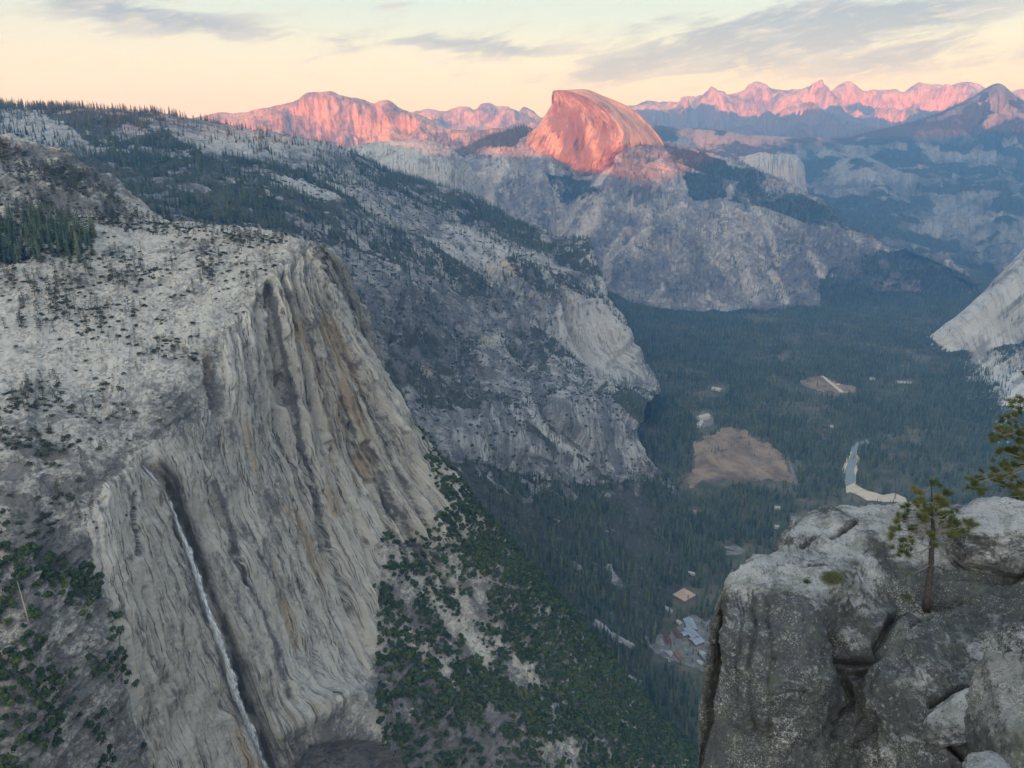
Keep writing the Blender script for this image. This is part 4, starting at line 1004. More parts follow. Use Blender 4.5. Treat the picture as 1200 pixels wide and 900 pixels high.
# ================================================================== FOREGROUND OUTCROP
def MO(light, dark, green, name, S=1.0, lich=.5):
    m = N(name); g = m.n('ShaderNodeNewGeometry'); pos = g.outputs['Position']
    sz = m.n('ShaderNodeSeparateXYZ'); m.l(g.outputs['Normal'], sz.inputs[0])
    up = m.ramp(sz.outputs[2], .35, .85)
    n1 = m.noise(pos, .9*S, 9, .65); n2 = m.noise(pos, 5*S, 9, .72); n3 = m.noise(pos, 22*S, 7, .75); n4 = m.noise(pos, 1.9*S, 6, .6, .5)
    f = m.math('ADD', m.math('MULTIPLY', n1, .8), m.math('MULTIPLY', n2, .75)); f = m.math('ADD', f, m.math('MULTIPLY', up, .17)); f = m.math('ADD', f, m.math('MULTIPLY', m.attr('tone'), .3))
    c = m.mix(m.ramp(f, .66, .98), dark, light)
    # upward faces are paler than the sides
    c = m.mix(m.math('MULTIPLY', m.ramp(m.math('ADD', n4, m.math('MULTIPLY', n2, .3)), .62, .78), .55), c, green)
    c = m.mix(m.math('MULTIPLY', m.ramp(m.math('ADD', n3, m.math('MULTIPLY', n1, .5)), .82, .92), .85), c, (.50, .50, .45))
    c = m.mix(m.math('MULTIPLY', m.math('SUBTRACT', 1.0, m.ramp(m.math('ADD', n3, m.math('MULTIPLY', n2, .6)), .60, .76)), .9), c, (.028, .028, .027))
    v = m.n('ShaderNodeTexVoronoi'); m.l(pos, v.inputs['Vector']); v.inputs['Scale'].default_value = 26*S
    v2 = m.n('ShaderNodeTexVoronoi'); nzc = m.n('ShaderNodeTexNoise'); m.l(pos, nzc.inputs['Vector']); nzc.inputs['Scale'].default_value = 11; nzc.inputs['Detail'].default_value = 5; nzc.inputs['Roughness'].default_value = .7
    wb = m.n('ShaderNodeVectorMath', operation='MULTIPLY_ADD'); m.l(nzc.outputs['Color'], wb.inputs[0]); wb.inputs[1].default_value = (.22,)*3; m.l(m.scl(pos, (1, 1, .55)), wb.inputs[2]); m.l(wb.outputs[0], v2.inputs['Vector']); v2.inputs['Scale'].default_value = 9*S
    vc = m.n('ShaderNodeSeparateColor'); m.l(v2.outputs['Color'], vc.inputs[0])
    blot = m.math('MULTIPLY', m.math('SUBTRACT', 1.0, m.ramp(m.math('ADD', v2.outputs['Distance'], m.math('MULTIPLY', n3, .5)), .42, .56)), m.ramp(vc.outputs[0], .45, .55))
    c = m.mix(m.math('MULTIPLY', blot, .5), c, (.36, .38, .33))
    sp = m.math('MULTIPLY', m.math('SUBTRACT', 1.0, m.ramp(v.outputs['Distance'], .16, .34)), m.ramp(n1, .42, .58))
    c = m.mix(m.math('MULTIPLY', sp, lich), c, (.42, .44, .36))
    c = m.mix(m.attr('wet'), c, (.045, .06, .018))
    m.l(c, m.b.inputs['Base Color'])
    m.bump(m.math('ADD', m.math('MULTIPLY', n2, 1.2), n3), 1.0, .045/S)
    return m.m
M_out = MO((.37, .372, .37), (.078, .083, .088), (.115, .132, .105), 'lichened_granite', 1.0, .6)
M_out2 = MO((.25, .25, .24), (.070, .072, .072), (.11, .125, .09), 'pale_lichened_granite', 1.0, .7)
tick('trees meshes')
oc = [
 [P(862,680,14.6),P(893,663,15.2),P(922,645,15.8),P(932,619,16.6),P(975,608,17.2),P(1020,603,17.5),P(1060,600,17.6),P(1100,598,17.8),P(1150,590,17.8),P(1230,590,17.8),P(1330,590,17.8)],
 [P(856,692,14.1),P(889,676,14.5),P(921,655,15.0),P(937,633,15.9),P(978,622,16.5),P(1020,616,16.9),P(1060,618,17.0),P(1100,630,16.6),P(1150,640,16.2),P(1230,640,16),P(1330,640,16)],
 [P(851,712,13.8),P(884,700,13.8),P(918,685,14.1),P(944,665,14.8),P(982,652,15.4),P(1020,645,15.8),P(1058,655,15.7),P(1098,672,15.2),P(1150,680,15),P(1230,680,14.7),P(1330,680,14.5)],
 [P(848,750,13.2),P(880,740,13.0),P(916,730,13.1),P(950,712,13.6),P(988,700,14.3),P(1022,698,14.5),P(1060,706,14.6),P(1100,712,14.5),P(1150,712,14.1),P(1230,705,13.6),P(1330,705,13.5)],
 [P(843,797,12.9),P(877,792,12.5),P(915,788,12.4),P(952,780,12.6),P(990,768,13.4),P(1022,757,13.3),P(1060,755,13.3),P(1100,755,13.1),P(1150,760,12.8),P(1230,755,12.2),P(1330,750,12)],
 [P(837,850,12.6),P(874,850,12.1),P(915,850,11.9),P(955,850,12.0),P(992,845,12.7),P(1025,835,12.2),P(1060,830,12.0),P(1100,830,11.8),P(1150,830,11.6),P(1230,825,11),P(1330,820,10.8)],
 [P(825,912,12.3),P(870,915,11.8),P(915,915,11.5),P(955,915,11.6),P(995,912,12.1),P(1030,905,11.6),P(1060,905,11.2),P(1100,905,11),P(1150,905,10.8),P(1230,900,10),P(1330,900,9.8)],
 [P(805,1000,12),P(865,1000,11.5),P(915,1000,11.1),P(955,1000,11.2),P(995,1000,11.6),P(1030,1000,11.1),P(1060,1000,10.6),P(1100,1000,10.2),P(1150,1000,10),P(1230,1000,9),P(1330,1000,8.6)],
 [P(760,1200,11.5),P(850,1200,11),P(915,1200,10.6),P(955,1200,10.6),P(995,1200,10.8),P(1030,1200,10.2),P(1060,1200,9.8),P(1100,1200,9.4),P(1150,1200,9.2),P(1230,1200,8.5),P(1330,1200,8)],
]
OCR = [([(1008,607),(1003,613),(999,619),(992,622),(975,628)], 2, .35), ([(985,740),(988,770),(993,795),(994,820),(988,845),(982,862)], 3.0, .5), ([(992,780),(1010,772),(1022,760),(1033,745),(1045,728),(1060,712)], 4.5, .5),
       ([(1003,792),(1015,778),(1027,765)], 5, .5), ([(1098,704),(1115,702),(1135,696)], 2, .25), ([(990,790),(985,760),(975,745)], 3.5, .3), ([(1092,830),(1120,818),(1145,800),(1158,790),(1150,800)], 4, .4),
       ([(1105,850),(1112,875),(1125,892)], 4, .5), ([(1000,875),(1012,850),(1024,835)], 2.5, .2), ([(1155,800),(1163,780),(1180,765)], 4, .35), ([(925,660),(945,668),(965,672)], 2, .15),
       ([(880,690),(883,740),(880,800),(884,860)], 3, .12), ([(900,700),(905,760),(900,830),(905,880)], 3, .1), ([(1130,672),(1160,679),(1200,668)], 4, .3), ([(940,640),(950,632),(962,626)], 2, .15),
       ([(1065,742),(1080,728),(1088,716)], 2, .15), ([(868,690),(866,760),(862,830)], 2.5, .1)]
def oc_disp(G, U, V, px, py, nrm):
    x, y, z = G[..., 0], G[..., 1], G[..., 2]
    bl = np.floor((fbm(x/1.5+z*.2, y/1.5, z/1.9, 3, 707)*2+(z-1030)*.35)*3.2)/3.2-(z-1030)*.35
    d = fbm(x/2.6, y/2.6, z/2.6, 4, 701)*.36+(ridged(x/1.3, y/1.3, z/1.6, 6, 702, .6)-.5)*.30+fbm(x/.3, y/.3, z/.3, 5, 703, .65)*.075+bl*.10
    d += -.22*np.abs(fbm(x/1.1+.6*z, y/1.5, z/2.4, 3, 706))*sstep(680, 720, py)
    qx = px+fbm(x/.5, y/.5, z/.5, 2, 5)*5
    for ln, wd, dp in OCR: d = d-dp*stroke(qx, py, ln, wd)
    # slabs between the cracks stand out
    for cx, cy, rx, ry, q in ((915,780,55,90,.25),(1060,780,60,60,.35),(975,690,35,35,.25),(1130,870,50,40,.3),(1040,625,60,14,.15),(960,620,30,14,.1)):
        d = d+q*np.exp(-(((px-cx)/rx)**4)-((py-cy)/ry)**4)
    return d*np.interp(px, [830,850,880], [.6,.8,1])
def oc_paint(G, U, V, px, py, nrm):
    x, y, z = G[..., 0], G[..., 1], G[..., 2]
    n = fbm(x/.8, y/.8, z/.8, 5, 711)
    tone = n*.9
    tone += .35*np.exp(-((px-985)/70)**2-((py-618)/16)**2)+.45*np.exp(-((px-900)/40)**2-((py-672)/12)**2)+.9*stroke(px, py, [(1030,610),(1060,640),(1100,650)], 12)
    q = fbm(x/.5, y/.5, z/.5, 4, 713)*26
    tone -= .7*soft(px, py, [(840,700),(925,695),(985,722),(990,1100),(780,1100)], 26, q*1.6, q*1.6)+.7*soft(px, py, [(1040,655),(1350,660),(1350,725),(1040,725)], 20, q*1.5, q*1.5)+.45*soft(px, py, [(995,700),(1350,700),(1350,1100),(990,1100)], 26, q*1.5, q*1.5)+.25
    wet = .85*sstep(.3, .7, np.exp(-((px-975)/14)**2-((py-678)/10)**2)+n*.5)
    return dict(tone=tone, warm=0*px, veg=0*px, wet=wet)
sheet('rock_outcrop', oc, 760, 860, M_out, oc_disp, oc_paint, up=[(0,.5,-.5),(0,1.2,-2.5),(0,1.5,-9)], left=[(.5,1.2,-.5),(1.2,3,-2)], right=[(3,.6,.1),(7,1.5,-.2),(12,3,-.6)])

def rock(name, center, size, rot, seed, mat, sub=6, flat=.0, label=None, cat='boulder', amp=.16, kind=None):
    bm = bmesh.new(); bmesh.ops.create_icosphere(bm, subdivisions=sub, radius=1)
    co = np.array([v.co[:] for v in bm.verts]); n_ = co/np.linalg.norm(co, axis=1, keepdims=True)
    # superellipsoid shape with planed-off facets, then weathering
    rr = np.ones(len(co)); rs = random.Random(seed)
    for i in range(15):
        f = Vector((rs.gauss(0, 1), rs.gauss(0, 1), rs.gauss(0, .8))).normalized(); dd = rs.uniform(.70, .95)
        k = n_@np.array(f); rr = np.where(k > .05, np.minimum(rr, dd/np.maximum(k, .05)), rr)
    x, y, z = n_.T
    rr = rr+fbm(x*1.7, y*1.7, z*1.7, 4, seed)*amp+(ridged(x*3, y*3, z*3, 5, seed+1)-.5)*amp*.35+fbm(x*14, y*14, z*14, 4, seed+2)*amp*.09
    co = n_*rr[:, None]*np.array(size)
    for v, c in zip(bm.verts, co): v.co = c
    me = bpy.data.meshes.new(name); bm.to_mesh(me); bm.free(); me.materials.append(mat)
    me.polygons.foreach_set('use_smooth', [True]*len(me.polygons))
    for k in ('tone', 'wet'):
        me.attributes.new(k, 'FLOAT', 'POINT')
    o = bpy.data.objects.new(name, me); col.objects.link(o); o.location = center; o.rotation_euler = rot
    if label: tag(o, label, cat)
    if kind: tag(o, kind=kind)
    return o
rock('boulder', P(1172,628,15.9), (1.38,.95,.92), (0,R(-6),R(8)), 5, M_out, 7, label='large lichen-blackened boulder perched on the outcrop under the right-hand pine')
rock('boulder', P(1106,601,16.8), (.19,.18,.17), (0,0,0), 9, M_out, 5, label='small round grey stone wedged left of the big boulder')
rock('boulder', P(1083,598,17.2), (.32,.2,.12), (0,0,0), 12, M_out2, 5, label='low pale stone behind the small pine on the rock edge')
rock('rock_rib', P(1200,845,10.6), (.72,1.6,1.25), (R(12),R(24),R(-8)), 21, M_out2, 7, kind='structure', amp=.2)
rock('rock_rib', P(1172,912,9.6), (.62,.5,.32), (0,R(8),R(10)), 26, M_out, 6, kind='structure')
rock('rock_rib', P(1132,842,11.3), (.85,.45,.22), (R(15),R(-38),R(5)), 31, M_out, 6, kind='structure')

# ================================================================== FOREGROUND PINES
M_needle = leaf_mat('green_needles', (.062, .088, .032), (.145, .155, .060))
M_fgbark = flat_mat('dark_pine_bark', (.060, .054, .050), .95, .35, 12)
M_twig = flat_mat('grey_dead_twig', (.23, .20, .17), .9, .2, 12)
def tube(pts, rads, ns=7):
    V = []; F = []; pts = [Vector(p) for p in pts]
    for i, p in enumerate(pts):
        d = (pts[min(i+1, len(pts)-1)]-pts[max(i-1, 0)]).normalized(); a = d.orthogonal().normalized(); b = d.cross(a)
        for k in range(ns):
            t_ = k/ns*6.283; q = rads[i]*(1+.12*math.sin(k*2.3+i*1.7)); V.append(tuple(p+a*math.cos(t_)*q+b*math.sin(t_)*q))
    for i in range(len(pts)-1):
        for k in range(ns): F.append((i*ns+k, i*ns+(k+1) % ns, (i+1)*ns+(k+1) % ns, (i+1)*ns+k))
    F.append(tuple(range(ns))[::-1]); F.append(tuple((len(pts)-1)*ns+k for k in range(ns)))
    return V, F
def tuft(c, d, r, n, rg, ln=.115):
    V = []; F = []; d = Vector(d).normalized()
    for i in range(n):
        t_ = rg.uniform(-1.0, .6); b = Vector(c)+d*(t_*r*.9)
        v = Vector((rg.gauss(0, 1), rg.gauss(0, 1), rg.gauss(0, 1))).normalized()+d*.55+Vector((0, 0, .35)); v.normalize()
        l = ln*rg.uniform(.7, 1.15); w = v.orthogonal().normalized(); w.rotate(__import__('mathutils').Quaternion(v, rg.uniform(0, 6.28))); w *= .0040
        k = len(V); V += [tuple(b-w), tuple(b+w), tuple(b+v*l+w*.3), tuple(b+v*l-w*.3)]; F.append((k, k+1, k+2, k+3))
    return V, F
def fg_pine(trunk_pts, rads, tips, base, label, seed, dead=()):
    rg = random.Random(seed); root = empty('pine_tree', base); tag(root, label, 'pine tree'); B = Vector(base)
    T = [Vector(p)-B for p in trunk_pts]
    V, F = tube(T, rads, 9); mesh_obj('trunk', V, F, M_fgbark, root, smooth=True)
    for (tip, zoff, r, n) in tips:
        tp = Vector(tip)-B
        # leave the trunk a little below the tip
        best = min(T[1:], key=lambda q: abs(q.z-(tp.z-zoff)))
        mid = best.lerp(tp, .55)+Vector((rg.uniform(-.04, .04), rg.uniform(-.04, .04), rg.uniform(-.06, .0)))
        V, F = tube([best, best.lerp(mid, .5)+Vector((0, 0, -.02)), mid, tp], [.017, .013, .010, .006], 5)
        br = mesh_obj('branch', V, F, M_twig, root, smooth=True)
        V = []; F = []
        d = (tp-mid)
        for j in range(4):
            c = tp+Vector((rg.gauss(0, r*.5), rg.gauss(0, r*.6), rg.gauss(0, r*.38))) if j else tp
            v, f = tuft(c, d+Vector((rg.uniform(-.3, .3), rg.uniform(-.3, .3), rg.uniform(0, .3))), r*.5, n, rg)
            k = len(V); V += v; F += [tuple(i+k for i in q) for q in f]
        mesh_obj('needle_cluster', V, F, M_needle, br)
    for a, b in dead:
        a = Vector(a)-B; b = Vector(b)-B; md_ = a.lerp(b, .5)+Vector((0, 0, rg.uniform(-.05, .06)))
        V, F = tube([a, md_, b], [.010, .007, .003], 4)
        for j in range(3):
            s0 = a.lerp(b, rg.uniform(.4, .9)); e0 = s0+Vector((rg.uniform(-.15, .15), rg.uniform(-.1, .1), rg.uniform(-.08, .12)))
            v, f = tube([s0, e0], [.004, .002], 3); k = len(V); V += v; F += [tuple(i+k for i in q) for q in f]
        mesh_obj('dead_branch', V, F, M_twig, root)
pb, _, _ = surf('rock_outcrop', 1086, 708); Yb = pb.y-.12
tk = [(1086,716,Yb),(1087,700,Yb),(1089,680,Yb+.03),(1091,660,Yb+.06),(1092,640,Yb+.05),(1094,622,Yb+.03),(1092,605,Yb),(1092,588,Yb),(1092,570,Yb)]
rg = random.Random(3)
tp1 = [(1092,568),(1107,577),(1098,583),(1073,577),(1080,588),(1064,593),(1113,601),(1122,615),(1103,603),(1060,606),(1048,620),(1043,628),(1058,634),(1076,606),(1096,598),(1118,626),(1128,622),(1054,646),(1068,620),(1086,600),(1110,618),(1134,612),(1050,610),(1075,592),(1100,590),(1064,650)]
tp1 += [(1092+rg.gauss(0, 24), 612+rg.gauss(0, 22)) for _ in range(7)]
tips = [(P(x+rg.uniform(-2, 2), y, Yb+rg.uniform(-.5, .2)), .12, .13, 90) for x, y in tp1]
dd = []
for (x0, y0, x1, y1) in ((1093,630,1068,622),(1093,640,1072,655),(1092,648,1112,652),(1091,655,1118,664),(1090,662,1070,672),(1093,622,1118,636),(1093,636,1125,640),(1092,612,1075,600),(1091,660,1106,674),(1093,616,1060,618)):
    dd.append((P(x0, y0, Yb+.04), P(x1, y1, Yb+rg.uniform(-.3, .3))))
fg_pine([P(*q) for q in tk], [.10,.078,.066,.06,.053,.045,.035,.024,.01], tips, tuple(P(1086,716,Yb)), 'small open pine with dark trunk growing from a crack in the outcrop', 5, dd)
Y2 = 18.5
tk2 = [(1226,660,Y2),(1224,620,Y2),(1222,580,Y2),(1220,540,Y2),(1217,500,Y2),(1213,460,Y2),(1210,425,Y2),(1210,400,Y2)]
tp2 = [(1187,477),(1182,488),(1197,471),(1171,505),(1183,510),(1165,511),(1194,505),(1173,529),(1190,525),(1198,519),(1174,546),(1188,543),(1199,536),(1149,561),(1162,558),(1170,562),(1141,568),(1147,574),(1187,558),(1197,567),(1181,569),(1206,480),(1214,455),(1222,430),(1212,410),(1205,440),(1230,470),(1240,500),(1250,530),(1245,560),(1235,450),(1225,520),(1208,550),(1232,585),(1215,400),(1204,500),(1203,586),(1190,580),(1256,575)]
tp2 += [(x+rg.uniform(-9, 9), y+rg.uniform(-9, 9)) for x, y in tp2]
tips2 = [(P(x, y, Y2+rg.uniform(-.6, .6)), .05, .17, 100) for x, y in tp2]
fg_pine([P(*q) for q in tk2], [.16,.14,.12,.10,.08,.06,.04,.015], tips2, tuple(P(1226,660,Y2)), 'green pine leaning in at the right edge behind the big boulder', 9)
# tufts of moss and grass in the rock
def clump(px_, py_, r, label, n=260):
    p, nn, _ = surf('rock_outcrop', px_, py_); V = []; F = []
    for i in range(n):
        a = rg.uniform(0, 6.28); q = r*math.sqrt(rg.random()); b = Vector((q*math.cos(a), q*math.sin(a)*.6-.02, rg.uniform(-.3, .3)*r))
        v = Vector((rg.gauss(0, .5), rg.gauss(-.3, .4), 1)).normalized()*rg.uniform(.04, .11); w = v.orthogonal().normalized()*.006; k = len(V)
        V += [tuple(b-w), tuple(b+w), tuple(b+v)]; F.append((k, k+1, k+2))
    o = mesh_obj('moss_clump', V, F, M_needle); o.location = p; tag(o, label, 'plant')
clump(974, 676, .26, 'bright green mossy clump on the upper face of the outcrop', 700)
clump(945, 681, .09, 'tiny green tuft left of the larger mossy clump', 160)
clump(1062, 700, .13, 'dull tuft of grass by the foot of the small pine', 200)
# ================================================================== PLANTING
BV = coarse_bvh(['terrain_near_cliff', 'rock_outcrop', 'terrain_middle_ridge'])
def lab_con(px, py, h):
    if px < 130 and py < 330: return 'tall dark conifer in the grove below the left hill', 'conifers of the grove on the left plateau'
    if px < 560 and py < 330: return 'dark conifer on the wooded middle ridge behind the cliff', 'conifers on the middle ridge'
    if py > 640 and px > 560: return 'dark conifer near the village at the valley foot', 'conifers round the valley village'
    return 'slender conifer in the forest of the valley floor', 'conifers on the valley floor'
def lab_oak(px, py, h):
    if px < 260: return 'round dark green bushy tree on the lower left slope', 'bushy trees on the lower left slope'
    return 'round dark green oak on the rocky slope right of the cliff face', 'oaks on the slope below the cliff'
def lab_pin(px, py, h):
    if px < 175 and py < 270: return 'dark pine on the rocky hill at the left edge', 'pines on the left hill'
    if py < 345: return 'open pine on the pale granite plateau', 'pines on the plateau'
    return 'small pine on a ledge of the left granite face', 'pines on ledges of the left face'
def lab_shr(px, py, h):
    if py < 420: return 'low dark shrub on pale plateau granite', 'shrubs on the plateau'
    if px < 440: return 'low green shrub on the left granite slope', 'shrubs on the left slope'
    return 'low shrub among the oaks on the slope', 'shrubs on the oak slope'
def U_(a, b, n): return RNG.uniform(a, b, n)
nc = SH['terrain_near_cliff']
lowpoly = [(440,590),(1000,590),(1000,1100),(300,1100),(430,830)]
leftlow = [(-400,640),(200,640),(215,1000),(-400,1000)]
# oaks
a = scatter('terrain_near_cliff', 1/17, lambda x, y, p: inpoly(x, y, lowpoly) | ((x > 440) & (y > 470)))
b = scatter('terrain_near_cliff', 1/14, lambda x, y, p: inpoly(x, y, leftlow))
po = np.concatenate([a, b]); ho = np.concatenate([U_(3.5, 9, len(a)), U_(3.5, 6.5, len(b))])
plant('oak_tree', po, ho, lab_oak, 'oak tree')
# pines of the plateau, hill and ledges
def pf(x, y, p): return ~inpoly(x, y, lowpoly) & ~inpoly(x, y, leftlow) & (x < 440) & ~inpoly(x, y, [(-400,250),(112,262),(112,305),(-400,320)])
a = scatter('terrain_near_cliff', 1/75, pf)
hx, hy = proj(a); ha = np.where(hy < 262, U_(9, 18, len(a)), np.where(hy < 400, U_(7, 17, len(a)), U_(6, 12, len(a))))
plant('pine_tree', a, ha, lab_pin, 'pine tree')
# shrubs
a = scatter('terrain_near_cliff', 1/60, lambda x, y, p: (x < 440) & ~inpoly(x, y, lowpoly) & ~inpoly(x, y, leftlow))
s = nc['veg'].copy(); nc['veg'] = np.clip(.12+.6*s, 0, 1)*((near_wall(nc['px'], nc['py']) < .3))
c = scatter('terrain_near_cliff', 1/160, lambda x, y, p: ~inpoly(x, y, [(250,420),(440,300),(450,640),(440,900),(200,900)]))
nc['veg'] = s
d = scatter('terrain_near_cliff', 1/60, lambda x, y, p: inpoly(x, y, lowpoly))
mr = SH['terrain_middle_ridge']; s = mr['veg'].copy(); mr['veg'] = np.where(s < .6, .25+s, 0)*(mid_wall(mr['px'], mr['py']) < .9)
e_ = scatter('terrain_middle_ridge', 1/420, lambda x, y, p: (x > 250) & (y > 200) & (y < 620)); mr['veg'] = s
sz_ = np.concatenate([np.ones(len(a)+len(c)+len(d)), np.full(len(e_), 2.0)])
a = np.concatenate([a, c, d, e_])
plant('shrub', a, U_(1.8, 5.2, len(a))*sz_, lab_shr, 'shrub')
# conifers
g = scatter('terrain_near_cliff', 1/60, lambda x, y, p: inpoly(x, y, [(-400,262),(60,262),(112,270),(112,305),(0,318),(-400,320)]))
mr = SH['terrain_middle_ridge']
m1 = scatter('terrain_middle_ridge', 1/130, lambda x, y, p: (p[:, 2] > 6) & clear_fn()(x, y, p))
v1 = scatter('valley_floor', 1/125, lambda x, y, p: clear_fn()(x, y, p) & (x > 560))
h1 = scatter('terrain_dome_massif', 1/420)
w1 = scatter('terrain_wooded_mountains', 1/3300)
ap1 = scatter('terrain_right_apron', 1/220)
hx, hy = proj(m1)
hm_ = np.where(inpoly(hx, hy, [(400,340),(620,340),(780,450),(780,560),(700,560),(480,600),(400,480)]), U_(8, 20, len(m1)), U_(15, 31, len(m1)))
hm_ = np.where((hx > 560) & (hy > 560), U_(14, 30, len(m1)), hm_)
mv = scatter('terrain_middle_ridge', 1/45, lambda x, y, p: (x > 400) & (x < 780) & (y > 330) & (y < 900) & (RNG.random(len(x)) < .5))
vt = np.array([Z(x, y, 0) for x, y in ((789,745),(790,756),(808,757),(786,760),(818,768),(811,775),(829,740),(800,752),(822,731),(803,733),(845,735),(838,745),(812,766),(776,741),(786,733),(828,761),(842,768),(797,779),(838,783),(846,778),(834,529),(838,531),(842,527),(846,529),(851,528),(857,523),(831,526),(860,521))])
pts = np.concatenate([vt, g, m1, v1, h1, w1, ap1]); hh = np.concatenate([U_(11, 20, len(vt)), U_(20, 31, len(g)), hm_, U_(13, 30, len(v1))*(1+.45*fbm(v1[:, 0]/150, v1[:, 1]/150, 0*v1[:, 0], 3, 905)), U_(22, 38, len(h1)), U_(30, 44, len(w1)), U_(15, 30, len(ap1))])
print('TREES', len(g), len(m1), len(v1), len(h1), len(w1), len(ap1), 'oak', len(po), 'mv', len(mv))
tick('scattered'); plant('conifer', pts, hh, lab_con, 'conifer')

tick('planted')
# a dead standing snag on the lower left slope
pb, _, _ = surf('terrain_near_cliff', 34, 731)
root = empty('dead_tree', pb); tag(root, 'bare bleached dead tree leaning left among the lower left bushes', 'dead tree')
top = Vector(P(20, 680, pb.y-1)); B = Vector(pb); Tt = [Vector((0, 0, -1)), (top-B)*.35, (top-B)*.7, top-B]
V, F = tube(Tt, [.42, .34, .22, .05], 7); mesh_obj('trunk', V, F, M_dead, root, smooth=True)
V = []; F = []
for i in range(34):
    f = .2+.78*i/33; p = (top-B)*f; sg = -1 if i % 2 else 1
    e_ = p+Vector((sg*rg.uniform(1.2, 3.2)*(1.15-f), rg.uniform(-1.5, 1), rg.uniform(-.7, .5))); v, f_ = tube([p, e_], [.10, .03], 4)
    k = len(V); V += v; F += [tuple(q+k for q in t_) for t_ in f_]
mesh_obj('branches', V, F, M_dead, root)

# ================================================================== VILLAGE
M_roofs = {'grey': flat_mat('blue_grey_metal_roof', (.24, .28, .33), .5, .12, .15), 'red': flat_mat('red_brown_roof', (.11, .055, .045), .8, .2, .2),
           'tan': flat_mat('tan_roof', (.40, .29, .21), .9, .12, .06), 'white': flat_mat('white_roof', (.33, .34, .34), .6, .06, .1), 'slate': flat_mat('dark_slate_roof', (.15, .165, .19), .6, .15, .2),
           'brown': flat_mat('brown_shingle_roof', (.20, .13, .10), .9, .2, .2), 'pink': flat_mat('pale_red_roof', (.24, .17, .15), .9, .15, .2)}
M_wallw = flat_mat('timber_wall', (.20, .15, .11), .9, .15, .3); M_wallc = flat_mat('cream_wall', (.50, .46, .38), .9, .1, .3); M_glass = flat_mat('window_glass', (.04, .05, .06), .2, .1, 1)
def boxm(c0, c1):
    x0, y0, z0 = c0; x1, y1, z1 = c1
    return [(x0,y0,z0),(x1,y0,z0),(x1,y1,z0),(x0,y1,z0),(x0,y0,z1),(x1,y0,z1),(x1,y1,z1),(x0,y1,z1)], [(0,3,2,1),(4,5,6,7),(0,1,5,4),(1,2,6,5),(2,3,7,6),(3,0,4,7)]
def add(VF, o):
    V, F = VF; k = len(V); V += o[0]; F += [tuple(i+k for i in f) for f in o[1]]
def house(name, a, b, width, wall_h, rise, roof, wall, label, cat='building', flatroof=False):
    A = Vector(Z(a[0], a[1], wall_h)); Bb = Vector(Z(b[0], b[1], wall_h)); L_ = (Bb-A).length; c = (A+Bb)/2; ang = math.atan2((Bb-A).y, (Bb-A).x)
    root = empty(name, (c.x, c.y, 0), ang); tag(root, label, cat); h2 = L_/2; w2 = width/2
    V, F = boxm((-h2, -w2, -3), (h2, w2, wall_h))
    if not flatroof:
        k = len(V); V += [(-h2, 0, wall_h+rise-.1), (h2, 0, wall_h+rise-.1)]; F = [f for f in F if f != (4,5,6,7)]+[(4, k, 7), (5, 6, k+1)]
    mesh_obj('wall', V, F, wall, root)
    o = .8; e_ = .35
    if flatroof:
        V, F = boxm((-h2-.3, -w2-.3, wall_h+.003), (h2+.3, w2+.3, wall_h+.6)); rf = mesh_obj('roof', V, F, roof, root)
        V, F = boxm((-h2*.3, -w2*.2, wall_h+.61), (-h2*.1, w2*.1, wall_h+1.9)); mesh_obj('roof_unit', V, F, M_roofs['white'], rf)
    else:
        sl = rise/w2; V = []; F = []
        for sg in (-1, 1):
            k = len(V); yo = sg*(w2+o); zo = wall_h-o*sl
            V += [(-h2-o, 0, wall_h+rise), (h2+o, 0, wall_h+rise), (h2+o, yo, zo), (-h2-o, yo, zo), (-h2-o, 0, wall_h+rise+e_), (h2+o, 0, wall_h+rise+e_), (h2+o, yo, zo+e_), (-h2-o, yo, zo+e_)]
            q = [(0,1,2,3),(4,7,6,5),(0,4,5,1),(1,5,6,2),(2,6,7,3),(3,7,4,0)]; F += [tuple(k+i for i in f) for f in q]
        rf = mesh_obj('roof', V, F, roof, root)
        V, F = boxm((h2*.4, -.6, wall_h+rise*.8), (h2*.4+1.2, .6, wall_h+rise+1.6)); mesh_obj('chimney', V, F, wall, rf)
    n = max(2, int(L_/7))
    for sg in (-1, 1):
        for i in range(n):
            x = -h2+(i+.5)*L_/n; V, F = boxm((x-.9, sg*w2-.02 if sg > 0 else -w2-.05, 1.0), (x+.9, w2+.05 if sg > 0 else -w2+.02, 2.5)); mesh_obj('window', V, F, M_glass, root)
    return root
house('village_building', (806,725), (812,738), 21, 6, 4, M_roofs['grey'], M_wallw, 'blue-grey roofed block at the far end of the long village lodge')
house('village_building', (806,736), (816,747), 20, 7, 4, M_roofs['grey'], M_wallw, 'middle blue-grey roofed block of the village lodge')
house('village_building', (811,752), (821,748), 24, 6, 3.5, M_roofs['grey'], M_wallw, 'widest blue-grey roofed block at the near end of the village lodge')
house('village_building', (799,743), (806,741), 13, 5, 3, M_roofs['grey'], M_wallw, 'small grey roofed wing left of the lodge')
house('village_building', (780,742), (784,753), 11, 4, 2.5, M_roofs['red'], M_wallw, 'long red-brown roofed lodge row farthest left')
house('village_building', (791,737), (796,747), 11, 4, 2.5, M_roofs['red'], M_wallw, 'red-brown roofed cabin between the left row and the grey lodge')
house('village_building', (793,763), (799,771), 13, 4, 2.5, M_roofs['brown'], M_wallw, 'brown roofed cabin at the near edge of the car park')
house('village_building', (833,752), (840,762), 14, 5, 3, M_roofs['grey'], M_wallw, 'slim blue-grey building by the outcrop edge')
house('village_building', (826,768), (834,776), 17, 5, 3, M_roofs['slate'], M_wallw, 'dark slate roofed building in front of the slim one')
house('village_building', (822,764), (826,768), 11, 5, 2, M_roofs['white'], M_wallc, 'small white roofed annex behind the slate building')
